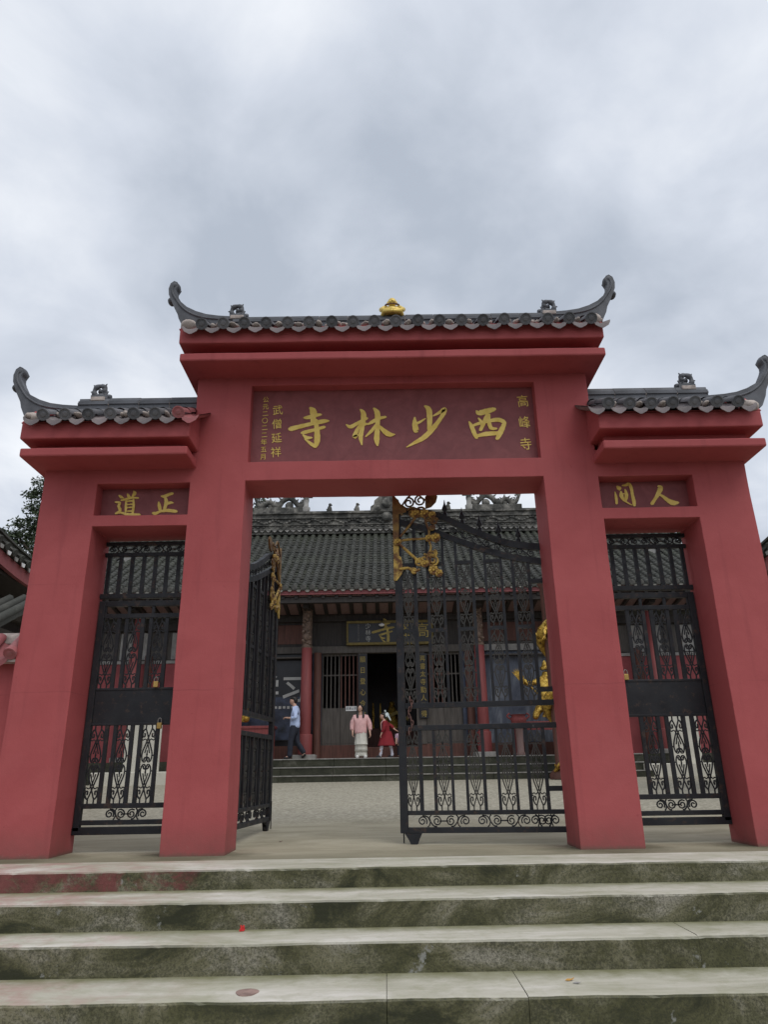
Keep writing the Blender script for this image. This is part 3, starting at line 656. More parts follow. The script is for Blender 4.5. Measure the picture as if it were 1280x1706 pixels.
r_l = gate_roof(-3.882, -2.055, 3.940, 4.145, 4.338, 4.385, [-3.617 + 0.2427 * i for i in range(7)], [(-1, (-1.775, -1.225))], (-3.575, -2.122), painted=(6,))
ornament(r_l, -3.36, 5.0, 1)
r_r = gate_roof(2.386, 4.165, 3.930, 4.165, 4.355, 4.415, [2.475 + 0.2345 * i for i in range(7)], [(1, (1.80, -1.215))], (2.443, 3.935))
ornament(r_r, 3.72, 5.03, -1)

# little golden seated monk on the ridge
bud = thing('golden_statue', 'small golden laughing monk statue seated on the middle of the main ridge', 'statue', (0.185, 0.25, 6.10))
mb = MB()
mb.lathe([(0.105, -0.03), (0.125, 0.0), (0.132, 0.03), (0.125, 0.06), (0.11, 0.085), (0.07, 0.105), (0.03, 0.11)], (0.185, 0.25, 6.11), 18, 1.05, 0.75)
for s in (-1, 1):
    mb.ball((0.185 + s * 0.088, 0.23, 6.195), 0.045, 0.045, 0.04)
    mb.tube([(0.185 + s * 0.09, 0.22, 6.20), (0.185 + s * 0.135, 0.19, 6.15), (0.185 + s * 0.11, 0.14, 6.11), (0.185 + s * 0.03, 0.125, 6.105)], [0.032, 0.033, 0.028, 0.02], 8)
    mb.tube([(0.185 + s * 0.12, 0.22, 6.09), (0.185 + s * 0.1, 0.13, 6.085), (0.185 - s * 0.02, 0.11, 6.08)], [0.03, 0.033, 0.022], 8)
mb.ball((0.185, 0.16, 6.13), 0.06, 0.035, 0.045)
mb.build('body', 'gilt_paint', bud)
mb = MB(); mb.ball((0.185, 0.21, 6.272), 0.056, 0.053, 0.06, 14, 10)
for s in (-1, 1): mb.ball((0.185 + s * 0.056, 0.215, 6.262), 0.012, 0.018, 0.028); mb.ball((0.185 + s * 0.024, 0.168, 6.256), 0.018)
mb.ball((0.185, 0.158, 6.268), 0.011); mb.build('head', 'gilt_paint', bud)
hb_ = MB()
for k in range(13):
    a = math.pi * k / 12; hb_.ball((0.185 + 0.085 * math.cos(a), 0.20 - 0.05 * math.sin(a), 6.222 - 0.008 * math.sin(a)), 0.012, 0.012, 0.012, 6, 4)
hb_.build('beads', 'brown_timber', bud)

# ------------------------------------------------------------------ iron gates
def spiral(cx, cz, r0, r1, a0, turns, n=14, d=1):
    return [(cx + lerp(r0, r1, i / n) * math.cos(a0 + d * 2 * math.pi * turns * i / n), cz + lerp(r0, r1, i / n) * math.sin(a0 + d * 2 * math.pi * turns * i / n)) for i in range(n + 1)]
def motif(w, h, r=0.0092):
    """wrought pair of hearts with crossed tails between two bars, local x -w/2..w/2, z 0..h"""
    mb = MB()
    for sz in (-1, 1):
        for sx in (-1, 1):
            def P_(x, z, y=0.0): return (sx * x * w / 2, y, h / 2 + sz * z * h / 2)
            a = catmull([(0.42, 1.0), (0.43, 0.90), (0.30, 0.83), (0.10, 0.72), (-0.22, 0.54), (-0.62, 0.32), (-0.72, 0.18), (-0.55, 0.06), (-0.25, 0.03), (-0.02, 0.10)], 3)
            mb.tube([P_(x, z) for x, z in a], r, 4, False)
            b = catmull([(0.43, 0.90), (0.70, 0.86), (0.86, 0.78), (0.80, 0.70), (0.55, 0.69), (0.52, 0.76), (0.62, 0.78)], 3)
            mb.tube([P_(x, z) for x, z in b], r * 1.15, 4, False)
            c = catmull([(0.95, 0.63), (0.72, 0.60), (0.45, 0.63), (0.18, 0.58), (-0.1, 0.44), (-0.34, 0.26)], 3)
            mb.tube([P_(x, z) for x, z in c], r * 0.85, 4, False)
            d = catmull([(0.0, 0.10), (0.16, 0.15), (0.34, 0.12), (0.36, 0.06)], 3)
            mb.tube([P_(x, z) for x, z in d], r * 1.1, 4, False)
            mb.tube([P_(0.70, 0.2), P_(1.0, 0.2)], r, 4, False)
            mb.tube([P_(0.82, 0.66), P_(1.0, 0.66)], r, 4, False)
        mb.tube([(0, 0, h / 2 + sz * 0.08 * h / 2), (0, 0, h / 2 + sz * 0.34 * h / 2)], [r * 1.2, r * 0.7], 4, False)
        mb.ball((0, 0, h / 2 + sz * 0.23 * h / 2), w * 0.07, w * 0.05, w * 0.09, 6, 4)
    return mb
def scroll_unit(L_, h, r=0.0092):
    """one repeat of the running scroll, local x 0..L, z 0..h"""
    mb = MB(); R_ = h * 0.43
    for cx, d, a0, top in ((0.10, 1, -0.6, 1), (0.37, -1, 2.2, 0), (0.63, 1, 0.9, 0), (0.90, -1, 3.7, 1)):
        s = spiral(cx * L_, h * 0.5, R_, R_ * 0.22, a0, 1.55, 16, d)
        mb.tube([(x, 0, z) for x, z in s], r, 4, False)
    for x0, x1, f in ((0.10, 0.37, 1), (0.63, 0.90, -1)):
        a, b = (x0, x1) if f > 0 else (x1, x0)
        c = catmull([(a * L_, h * 0.93), (lerp(a, b, 0.35) * L_, h * 0.86), (lerp(a, b, 0.55) * L_, h * 0.45), (lerp(a, b, 0.78) * L_, h * 0.1), (b * L_, h * 0.07)], 4)
        mb.tube([(x, 0, z) for x, z in c], r, 4, False)
        c = catmull([(lerp(a, b, 0.62) * L_, h * 0.98), (lerp(a, b, 0.5) * L_, h * 0.8), (lerp(a, b, 0.55) * L_, h * 0.5)], 4)
        mb.tube([(x, 0, z) for x, z in c], r * 0.9, 4, False)
        c = catmull([(lerp(a, b, 0.35) * L_, h * 0.02), (lerp(a, b, 0.48) * L_, h * 0.16), (lerp(a, b, 0.55) * L_, h * 0.45)], 4)
        mb.tube([(x, 0, z) for x, z in c], r * 0.9, 4, False)
    mb.tube([(0.42 * L_, 0, h * 0.5), (0.58 * L_, 0, h * 0.5)], r, 4, False)
    return mb
UP_RAIL = [(-0.06, 3.118), (0.3, 3.18), (0.64, 3.322), (0.914, 3.466), (1.088, 3.565), (1.3, 3.628), (1.46, 3.655), (1.655, 3.69)]
LO_RAIL = [(-0.06, 2.945), (0.3, 3.02), (0.65, 3.145), (1.06, 3.325), (1.3, 3.43), (1.573, 3.52), (1.655, 3.545)]
LEAF_W = 1.655
def rosette(r):
    mb = MB()
    for j in range(8):
        a = 2 * math.pi * j / 8
        mb.ball((0.62 * r * math.cos(a), 0, 0.62 * r * math.sin(a)), r * 0.36, 0.014, r * 0.36, 6, 4)
    mb.ball((0, 0, 0), r * 0.34, 0.024, r * 0.34, 8, 5)
    return mb
def gate_leaf(label, loc, rotz, side=1, zs=1.0):
    g = thing('gate_leaf', label, 'gate', loc, rotz, 'leaves of the main iron gate')
    g.scale = (1, 1, zs)
    B = lambda n, mb, m='black_iron', bevel=0: mb.build(n, m, g, bevel, local=True)
    # local: x from the hinge, y through the leaf, z up
    B('stile', MB().box(1.572, LEAF_W, -0.03, 0.03, 0.11, 3.72), bevel=0.006)
    for z0, z1 in ((0.11, 0.165), (0.282, 0.325), (1.125, 1.181), (1.358, 1.416)):
        B('rail', MB().box(-0.06, 1.572, -0.024, 0.024, z0, z1), bevel=0.004)
    for rail, hh in ((UP_RAIL, 0.04), (LO_RAIL, 0.037)):
        p = [q[:2] for q in catmull(rail, 4)]
        B('curved_rail', MB().prism([(x, z + hh) for x, z in p] + [(x, z - hh) for x, z in p[::-1]], -0.027, 0.027), bevel=0.005)
    bars = [(0.115, 0.036), (0.294, 0.036), (0.425, 0.03), (0.606, 0.03), (0.755, 0.036), (0.939, 0.03), (1.09, 0.03), (1.273, 0.034), (1.422, 0.04)]
    for x, w in bars:
        B('bar', MB().box(x - w / 2, x + w / 2, -0.017, 0.017, 0.325, 1.125))
        B('bar', MB().box(x - w / 2, x + w / 2, -0.017, 0.017, 1.416, interp(LO_RAIL, x) - 0.03))
    cells = [(1.442, 1.572), (1.108, 1.256), (0.773, 0.924), (0.441, 0.591), (0.133, 0.276)]
    mm = {}
    for a, b in cells:
        for z0, z1 in ((0.325, 1.125), (1.416, 2.19), (2.235, 2.965)):
            k = (round(b - a, 2), z0)
            if k not in mm: mm[k] = motif(b - a, z1 - z0).mesh('scroll_panel', 'worn_iron')
            place('scroll_panel', mm[k], g, loc=((a + b) / 2, 0, z0), local=True)
        for z in (2.19, 2.965):
            if z + 0.04 < interp(LO_RAIL, (a + b) / 2): B('cross_bar', MB().box(a, b, -0.015, 0.015, z, z + 0.042))
    su = scroll_unit(0.56, 0.117).mesh('scroll_band', 'black_iron')
    for i in range(3):
        if i < 2: place('scroll_band', su, g, loc=(1.48 - 0.56 - i * 0.62, 0, 0.165), local=True)
    place('scroll_band', scroll_unit(0.25, 0.117).mesh('scroll_band', 'black_iron'), g, loc=(0.04, 0, 0.165), local=True)
    mb = MB()                                                  # running scroll between the curved rails
    for i in range(10):
        x = 0.07 + i * 0.125; z = (interp(UP_RAIL, x) + interp(LO_RAIL, x)) / 2
        mb.tube([(q, 0, w) for q, w in spiral(x, z, 0.046, 0.012, 1.2 + (i % 2) * 3.1, 1.4, 12, 1 if i % 2 else -1)], 0.007, 4, False)
        x2 = x + 0.125; z2 = (interp(UP_RAIL, x2) + interp(LO_RAIL, x2)) / 2
        s = 1 if i % 2 else -1
        mb.tube([(x, 0, z + s * 0.046), ((x + x2) / 2, 0, (z + z2) / 2), (x2, 0, z2 - s * 0.046)], 0.007, 4, False)
    B('scroll_band', mb)
    sp = MB().lathe([(0.03, 0.0), (0.03, 0.035), (0.018, 0.04), (0.012, 0.055), (0.036, 0.075), (0.032, 0.1), (0.012, 0.15), (0.003, 0.205)], (0, 0, 0), 8).mesh('spearhead', 'black_iron')
    for x in (1.04, 0.84, 0.64, 0.42, 0.20) if side > 0 else ():
        place('spearhead', sp, g, loc=(x, 0, interp(UP_RAIL, x) + 0.036), local=True)
    # gilt, rusting corner scrollwork on the free end
    def G_(n, mb): return mb.build(n, 'rusty_gilt', g, local=True)
    G_('gilt_edge_plate', MB().prism([(1.665, 2.80), (1.665, 3.87), (1.64, 3.86), (1.56, 3.74), (1.50, 3.70), (1.50, 3.64), (1.59, 3.62), (1.60, 3.10), (1.575, 3.08), (1.56, 2.98), (1.57, 2.88), (1.63, 2.80)], -0.045, 0.045))
    frame = MB()
    def strip(p, r=0.014): frame.tube([(a, side * 0.05, b) for a, b in catmull(p, 4)], r, 6)
    strip([(1.60, 3.28), (1.45, 3.29), (1.30, 3.29), (1.22, 3.30)], 0.016)
    strip([(1.60, 3.25), (1.50, 3.15), (1.40, 3.05), (1.32, 2.98)], 0.016); strip([(1.57, 3.21), (1.47, 3.11), (1.36, 3.0)], 0.012)
    strip([(1.58, 3.33), (1.50, 3.42), (1.42, 3.52), (1.36, 3.60)], 0.016)
    strip([(1.60, 2.93), (1.50, 2.94), (1.42, 2.90), (1.36, 2.92)], 0.018)
    strip([(1.28, 3.62), (1.27, 3.50), (1.235, 3.38), (1.24, 3.28), (1.22, 3.17), (1.27, 3.06), (1.24, 2.96)], 0.014)
    for cx, cz, r0, a0, d in ((1.42, 3.62, 0.075, 0.5, 1), (1.33, 3.62, 0.07, 2.5, -1), (1.24, 3.55, 0.06, 1.0, 1), (1.17, 3.50, 0.05, 3.0, -1), (1.30, 3.02, 0.08, 1.5, 1), (1.20, 3.02, 0.075, 0.2, -1), (1.20, 3.10, 0.05, 2.0, 1), (1.36, 3.0, 0.06, 4.0, -1), (1.43, 2.9, 0.035, 1, 1), (1.2, 3.42, 0.035, 2, 1)):
        frame.tube([(x, side * 0.05, z) for x, z in spiral(cx, cz, r0, r0 * 0.2, a0, 1.7, 18, d)], 0.0135, 6)
    for sx, cx, cz in ((1, 1.50, 3.80), (-1, 1.36, 3.82)):
        frame.tube([(x, 0, z) for x, z in spiral(cx - 0.03, cz - 0.03, 0.07, 0.02, 1.2, 1.4, 14, sx)], 0.012, 6)
    strip([(1.56, 3.70), (1.50, 3.79), (1.43, 3.86), (1.38, 3.88), (1.30, 3.80), (1.24, 3.76)], 0.012)
    frame.prism([(1.27, 3.68), (1.27, 3.83), (1.22, 3.88), (1.15, 3.88), (1.12, 3.83), (1.14, 3.76), (1.20, 3.70)], -0.012, 0.012)
    G_('corner_scrollwork', frame)
    ro = {r: rosette(r * 0.85).mesh('rosette', 'rusty_gilt') for r in (0.075, 0.06)}
    for x, z, r in ((1.39, 3.60, 0.075), (1.28, 3.60, 0.075), (1.16, 3.29, 0.075), (1.24, 3.29, 0.06), (1.30, 2.98, 0.06), (1.20, 2.90, 0.075), (1.14, 2.86, 0.06), (1.61, 3.26, 0.06), (1.19, 3.58, 0.06)):
        place('rosette', ro[r], g, loc=(x, side * 0.06, z), local=True)
    # caster and drop bolt under the free end
    mb = MB(); mb.prism([(1.61, 0.11), (1.43, 0.11), (1.46, 0.05), (1.48, 0.0), (1.54, -0.005), (1.57, 0.05)], -0.028, -0.018); mb.prism([(1.61, 0.11), (1.43, 0.11), (1.46, 0.05), (1.48, 0.0), (1.54, -0.005), (1.57, 0.05)], 0.018, 0.028)
    cs = B('caster', mb)
    MB().tube([(1.515, -0.017, 0.028), (1.515, 0.017, 0.028)], 0.042, 16).build('wheel', 'rubber', cs, local=True)
    B('drop_bolt', MB().tube([(1.625, -0.034, 0.012), (1.625, -0.034, 0.35)], 0.007, 6))
    for z in (1.5, 0.5, 2.7): B('hinge', MB().box(-0.05, 0.12, -0.02, 0.02, z, z + 0.05))
    return g
gate_leaf('nearly closed black iron gate leaf with rusty gilt corner on the right inner pillar', (1.80, 0.55, 0.0), math.atan2(0.215, -1.64))
gate_leaf('black iron gate leaf swung wide open and seen nearly edge-on behind the left inner pillar', (-1.615, 0.63, 0.06), rad(84.3), -1, 0.94)
# chain wound on the latch stile of the right leaf
mb = MB(); rr = random.Random(3)
for i in range(11):
    z = 1.46 - i * 0.036; x = 0.29 + 0.02 * math.sin(i * 1.1); y = 0.70 + (0.008 if i % 2 else -0.008)
    pts = [(x + 0.012 * math.cos(a) * (1 if i % 2 else 0.2), y + 0.012 * math.cos(a) * (0.2 if i % 2 else 1), z + 0.026 * math.sin(a)) for a in [k * math.pi / 4 for k in range(9)]]
    mb.tube(pts, 0.006, 5)
tag(mb.build('gate_chain', 'rusty_plate'), 'rusty chain dangling between the middle rails of the nearly closed gate leaf', 'chain')

def side_gate(label, x0, x1, sgn):
    """fixed transom above, one closed leaf below; sgn +1: lock near the right end"""
    yb = 0.47
    g = thing('side_gate', label, 'gate', ((x0 + x1) / 2, yb, 0), 0, 'closed gates of the side openings')
    mir = lambda x: x if sgn > 0 else (x0 + x1 - x)
    def bx(n, a, b, z0, z1, d=0.02, m='black_iron', bevel=0.004):
        a, b = sorted((mir(a), mir(b))); return MB().box(a, b, yb - d, yb + d, z0, z1).build(n, m, g, bevel)
    # transom
    bx('rail', x0, x1, 3.19, 3.235, 0.025); bx('rail', x0, x1, 3.062, 3.108); bx('rail', x0, x1, 2.575, 2.628, 0.03)
    for i in range(8):
        x = x0 + 0.055 + i * (x1 - x0 - 0.11) / 7; bx('bar', x - 0.02, x + 0.02, 2.628, 3.062, 0.016, bevel=0)
    su = scroll_unit(0.5, 0.082, 0.009).mesh('scroll_band', 'black_iron')
    for i in range(2): place('scroll_band', su, g, loc=(x0 + 0.02 + 0.51 * i, yb, 3.108))
    # leaf
    bx('stile', x0 + 0.01, x0 + 0.075, 0.20, 2.545, 0.03); bx('stile', x1 - 0.075, x1 - 0.01, 0.20, 2.545, 0.03)
    a, b = x0 + 0.075, x1 - 0.075
    for z0, z1, d in ((2.485, 2.545, 0.024), (2.352, 2.402, 0.024), (0.408, 0.456, 0.024), (0.255, 0.30, 0.024)): bx('rail', a, b, z0, z1, d)
    bx('lock_plate', a, b, 1.236, 1.585, 0.012); bx('rail', a, b, 1.575, 1.60, 0.02); bx('rail', a, b, 1.215, 1.24, 0.02)
    bx('sill_bar', x0 + 0.005, x1 - 0.005, 0.165, 0.236, 0.03)
    cw = 0.146; n = 3; pit = 0.267
    mm = {}
    for i in range(n):
        c0 = a + i * pit; c1 = c0 + cw
        for e in ((c0 - 0.012, c1 + 0.018) if i else (c1 + 0.018,)):
            for z0, z1 in ((0.456, 1.215), (1.60, 2.352)): bx('bar', e - 0.0195, e + 0.0195, z0, z1, 0.016, bevel=0)
        for z0, z1 in ((0.456, 1.215), (1.60, 2.352)):
            if z0 not in mm: mm[z0] = motif(cw, z1 - z0, 0.0085).mesh('scroll_panel', 'black_iron')
            place('scroll_panel', mm[z0], g, loc=(mir((c0 + c1) / 2), yb, z0))
        bx('bar', c0 - 0.014, c0 + 0.014, 2.402, 2.485, 0.014, bevel=0)
    place('scroll_band', scroll_unit(0.42, 0.108, 0.009).mesh('scroll_band', 'black_iron'), g, loc=(mir(a + 0.24 + (0 if sgn > 0 else 0.42)), yb, 0.30))
    return g
side_gate('closed black iron gate with a plain lock plate in the left side opening', -3.15, -2.118, 1)
side_gate('closed black iron gate with a plain lock plate in the right side opening', 2.439, 3.487, -1)
def padlock(x, z, label):
    g = thing('padlock', label, 'padlock', (x, 0.425, z), 0, 'brass padlocks on the side gates')
    MB().box(x - 0.026, x + 0.026, 0.412, 0.438, z - 0.062, z).build('body', 'brass', g, 0.006)
    MB().tube(catmull([(x - 0.017, 0.425, z), (x - 0.017, 0.425, z + 0.03), (x, 0.425, z + 0.046), (x + 0.017, 0.425, z + 0.03), (x + 0.017, 0.425, z)], 4), 0.005, 6).build('shackle', 'stone_grey', g)
padlock(-2.428, 1.66, 'brass padlock above the lock plate of the left side gate')
padlock(-2.352, 1.235, 'brass padlock just below the lock plate of the left side gate')
padlock(2.60, 1.655, 'brass padlock above the lock plate of the right side gate')
padlock(2.505, 1.20, 'brass padlock just below the lock plate of the right side gate')

# low coped walls running on from both ends of the gateway
def low_wall(x0, x1, label):
    g = thing('boundary_wall', label, 'wall', ((x0 + x1) / 2, 0.3, 0), 0, 'low walls beside the gateway')
    MB().box(x0, x1, 0.16, 0.46, -0.05, 1.83).build('wall', 'red_paint', g)
    MB().prism_x([(0.02, 1.83), (0.02, 1.86), (0.25, 2.06), (0.37, 2.06), (0.60, 1.86), (0.60, 1.83)], x0, x1).build('coping', 'mortar', g)
    s = 0.235; n = int((x1 - x0) / s)
    for i in range(n + 1):
        x = (x0 + i * s) if x1 > 0 else (x1 - 0.05 - i * s)
        if not (x0 < x < x1): continue
        for k in range(1):
            place('end_tile', TM['end_tile', 'painted_tile' if i < 2 else 'pale_tile'], g, loc=(x, -0.02, 1.915), rot=(rad(40), 0, 0))
            place('drip_tile', TM['drip_tile', 'painted_tile'], g, loc=(x + (s / 2 if x1 > 0 else -s / 2), 0.01, 1.895), rot=(rad(40), 0, 0))
    MB().prism_x([(0.2, 2.04), (0.2, 2.12), (0.25, 2.17), (0.37, 2.17), (0.42, 2.12), (0.42, 2.04)], x0, x1).build('ridge', 'mortar', g, 0.015)
low_wall(-9.5, -3.755, 'low red wall with tile coping running left from the gateway')
low_wall(4.098, 9.8, 'low red wall with tile coping running right from the gateway')

# litter and the rusty plate on the steps
mb = MB(); rr = random.Random(5)
for i in range(7):
    x, y = -1.03 + rr.uniform(-0.014, 0.014), -1.56 + rr.uniform(-0.01, 0.012)
    mb.tube([(x, y, -0.332), (x + rr.uniform(-0.012, 0.012), y + rr.uniform(-0.01, 0.01), -0.327 + rr.uniform(0.008, 0.034))], [0.0085, 0.006], 6)
tag(mb.build('paper_scrap', 'litter_red'), 'crumpled scrap of bright red firecracker paper lying on the third step', 'litter')
pts = [(-0.842 + 0.068 * math.cos(a) * (1 + 0.1 * math.sin(3 * a)), -2.33 + 0.075 * math.sin(a)) for a in [2 * math.pi * i / 18 for i in range(18)]]
mb = MB(); n = 18; mb.add([(x, y, -0.5165) for x, y in pts] + [(-0.842 + (x + 0.842) * 1.0, y, -0.522) for x, y in pts], [tuple(range(n))] + [(i, n + i, n + (i + 1) % n, (i + 1) % n) for i in range(n)])
tag(mb.build('faded_disc', 'faded_plate'), 'flat faded reddish disc lying on the tread of the fourth step', 'disc')
def dead_leaf(x, y, z, s, a, label, mat):
    mb = MB(); c, d = math.cos(a), math.sin(a)
    P_ = [(-1, 0, 0.1), (-0.3, 0.35, 0.25), (0.5, 0.25, 0.2), (1, 0, 0.45), (0.5, -0.25, 0.15), (-0.3, -0.35, 0.05), (0.05, 0, 0.0)]
    mb.add([(x + s * (p * c - q * d), y + s * (p * d + q * c), z + s * r + 0.003) for p, q, r in P_], [(0, 1, 6), (1, 2, 6), (2, 3, 6), (3, 4, 6), (4, 5, 6), (5, 0, 6)])
    tag(mb.build('fallen_leaf', mat), label, 'leaf')
dead_leaf(1.137, -2.20, -0.52, 0.035, 0.3, 'small orange-brown fallen leaf on the right of the fourth step', 'litter_leaf')
dead_leaf(1.165, -2.27, -0.52, 0.03, -0.4, 'small grey fallen leaf just in front of the orange-brown one', 'stone_grey')
dead_leaf(-1.13, 1.07, 0.02, 0.028, 0.8, 'small dark fallen leaf on the concrete behind the open gate leaf', 'brown_timber')
# ------------------------------------------------------------------ the temple hall behind the yard
PZ = 1.07                                                     # floor of the hall terrace
hs = bpy.data.objects.new('hall_steps', None); col.objects.link(hs); hs['kind'] = 'structure'
for yf, yb, z0, z1 in ((13.0, 13.35, 0.3, 0.635), (13.35, 13.7, 0.3, 0.85), (13.7, 14.05, 0.3, PZ)):
    for i in range(9):
        a = -5.75 + i * 1.44; mb = MB(); rr = random.Random(i * 7 + int(yf * 10))
        mb.box(a + 0.0015, a + 1.4385, yf + rr.uniform(-0.008, 0.008), yb, z0, z1 + rr.uniform(-0.006, 0.006)); mb.build('step_stone', 'mossy_stone', hs, 0.015)
        MB().box(a + 0.003, a + 1.437, yf - 0.014, yf + 0.05, z1 - 0.022, z1 + 0.009).build('nosing', 'stone_grey', hs, 0.006)
structure('hall_terrace', MB().box(-12.5, 12.8, 14.05, 22, 0.2, PZ - 0.006), 'mossy_stone')
for x0, x1, lb in ((-7.17, -6.19, 'left'), (7.80, 8.67, 'right')):
    sc_ = thing('screen_panel', 'whitewashed panel standing on a pale plinth, seen through the %s side gate' % lb, 'panel', ((x0 + x1) / 2, 13.3, 0.45), 0, 'pale panels beside the hall steps')
    MB().box(x0 - 0.75, x1 + 0.35, 13.0, 13.66, 0.3, 0.80).build('plinth', 'pale_plaster', sc_, 0.02)
    for k in range(2): MB().box(lerp(x0, x1, k / 2) + 0.004, lerp(x0, x1, (k + 1) / 2) - 0.004, 13.26, 13.34, 0.80, 2.75).build('board', 'pale_plaster', sc_, 0.01)
    MB().box(x0 - 0.03, x1 + 0.03, 13.24, 13.36, 2.75, 2.82).build('cap', 'pale_plaster', sc_, 0.01)

hall = thing('temple_hall', 'old timber temple hall with dark tiled roof across the courtyard', 'temple', (0.28, 15.2, PZ))
H = lambda n, mb, m, par=None, bevel=0: mb.build(n, m, par or hall, bevel)
YW = 15.2
# front wall, in pieces round the doorway and the side bays
H('wall_base', MB().box(-5.4, -0.52, YW - 0.06, YW + 0.16, PZ, 1.47), 'brown_timber'); H('wall_base', MB().box(0.98, 5.9, YW - 0.06, YW + 0.16, PZ, 1.47), 'brown_timber')
H('threshold', MB().box(-0.52, 0.98, YW - 0.05, YW + 0.1, PZ, 1.40), 'brown_timber', bevel=0.01)
H('lintel', MB().box(-2.55, 3.1, YW - 0.12, YW + 0.12, 4.20, 4.42), 'grey_timber', bevel=0.01)
H('wall_board', MB().box(-2.3, 2.85, YW + 0.0, YW + 0.08, 4.42, 5.2), 'dark_timber')
H('tie_beam', MB().box(-5.6, 6.1, YW - 0.14, YW + 0.14, 5.2, 5.42), 'dark_timber', bevel=0.01)
for s in (-1, 1):
    cx = 0.23
    def mx(x): return x if s < 0 else 2 * cx - x
    def hb(n, a, b, y0, y1, z0, z1, m, par=None, bevel=0):
        a, b = sorted((mx(a), mx(b))); return H(n, MB().box(a, b, y0, y1, z0, z1), m, par, bevel)
    hb('door_post', -2.22, -1.93, YW - 0.1, YW + 0.12, 1.47, 4.20, 'board_blue'); hb('door_post', -0.80, -0.52, YW - 0.08, YW + 0.12, 1.47, 4.20, 'grey_timber')
    d = hb('lattice_door', -1.93, -1.365, YW + 0.02, YW + 0.08, 1.47, 2.55, 'grey_timber'); d2 = hb('lattice_door', -1.365 + 0.006, -0.80, YW + 0.02, YW + 0.08, 1.47, 2.55, 'grey_timber')
    for dd, a in ((d, -1.93), (d2, -1.36)):
        for i in range(5):
            x = a + 0.03 + i * 0.126; hb('lattice_bar', x - 0.017, x + 0.017, YW + 0.03, YW + 0.075, 2.55, 4.16, 'grey_timber' if a < -1.5 else 'brown_timber', dd)
        hb('lattice_bar', a, a + 0.56, YW + 0.036, YW + 0.066, 3.52, 3.56, 'grey_timber', dd); hb('door_rail', a, a + 0.56, YW + 0.02, YW + 0.08, 4.13, 4.20, 'grey_timber', dd)
        for i in range(3): hb('plank', a + 0.02 + i * 0.18, a + 0.18 + i * 0.18, YW + 0.012, YW + 0.022, 1.52, 2.5, 'grey_timber', dd)
    hb('bay_board', -5.4, -2.4, YW + 0.0, YW + 0.08, 4.42, 5.2, 'dark_timber')
    for i in range(3): hb('bay_panel', -5.3 + i * 0.98, -4.36 + i * 0.98, YW - 0.02, YW + 0.0, 4.52, 5.12, 'brown_timber', bevel=0.01)
    hb('bay_shelf', -5.4, -2.42, YW - 0.22, YW, 4.05, 4.09, 'grey_timber'); hb('bay_beam', -5.4, -2.42, YW - 0.06, YW + 0.1, 4.22, 4.42, 'grey_timber' if s < 0 else 'plaster')
    hb('bay_wall', -5.4, -2.3, YW + 0.04, YW + 0.14, 1.47, 4.22, 'board_black' if s < 0 else 'mural')
    hb('end_wall', -5.6, -5.4, YW - 0.8, YW + 0.3, PZ, 5.2, 'wall_red')
    # lower wing: red wall with a pale door, plaster above it
    hb('wing_wall', -12.2, -5.6, YW, YW + 0.2, PZ, 3.98, 'wall_red'); hb('wing_string', -12.2, -5.6, YW - 0.04, YW + 0.2, 3.98, 4.07, 'plaster')
    for i in range(12): hb('wing_window', -12.1 + i * 0.54, -11.68 + i * 0.54, YW + 0.06, YW + 0.1, 4.12, 4.95, 'plaster' if i % 3 else 'grey_timber')
    hb('wing_upper_wall', -12.2, -5.6, YW + 0.1, YW + 0.2, 4.07, 5.25, 'grey_timber'); hb('wing_beam', -12.2, -5.6, YW - 0.1, YW + 0.1, 5.0, 5.25, 'dark_timber')
# dark interior
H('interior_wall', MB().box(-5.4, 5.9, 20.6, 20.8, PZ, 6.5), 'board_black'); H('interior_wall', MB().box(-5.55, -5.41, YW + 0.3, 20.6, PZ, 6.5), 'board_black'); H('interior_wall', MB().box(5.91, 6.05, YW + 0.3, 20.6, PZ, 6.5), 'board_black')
# columns with carved brackets
def carved(parent, x, y):
    mb = MB(); rr = random.Random(int(x * 10))
    mb.lathe([(0.15, 4.3), (0.155, 5.5)], (x, y, 0), 12)
    for i in range(34):
        z = 4.40 + i * 0.034
        mb.ball((x + rr.uniform(-0.11, 0.11), y - 0.13 + rr.uniform(-0.04, 0.02), z), rr.uniform(0.03, 0.07), 0.06, rr.uniform(0.03, 0.07), 6, 4)
    mb.lathe([(0.19, 5.5), (0.2, 5.58), (0.13, 5.64), (0.12, 5.72)], (x, y, 0), 12)
    mb.lathe([(0.15, 4.28), (0.18, 4.33), (0.15, 4.38)], (x, y, 0), 12)
    mb.build('carved_bracket', 'carved_wood', parent)
    m2 = MB(); m2.ball((x, y - 0.17, 4.62), 0.085, 0.06, 0.12); m2.ball((x + 0.02, y - 0.17, 5.52), 0.1, 0.06, 0.06); m2.build('carved_figure', 'carved_wood', parent)
for x in (-7.6, -2.35, 2.92, 8.2):
    c = H('column', MB().lathe([(0.165, 1.22), (0.168, 2.2), (0.155, 4.3), (0.10, 4.31), (0.10, 5.8)], (x, 14.6, 0), 18), 'column_red')
    MB().lathe([(0.21, 1.2), (0.21, 1.75), (0.2, 1.77), (0.17, 1.775)], (x, 14.6, 0), 4 * 5).build('column_sleeve', 'column_red', c)
    MB().box(x - 0.33, x + 0.33, 14.27, 14.93, PZ, 1.2).build('column_base', 'stone_grey', c, 0.02)
    if abs(x) < 5: carved(c, x, 14.6)
    H('rear_column', MB().lathe([(0.12, PZ), (0.12, 4.2)], (x + (0.3 if x < 0 else -0.3), 15.0, 0), 12), 'brown_timber')
    H('bracket_beam', MB().box(x - 0.09, x + 0.09, 14.0, YW, 5.42, 5.6), 'dark_timber')
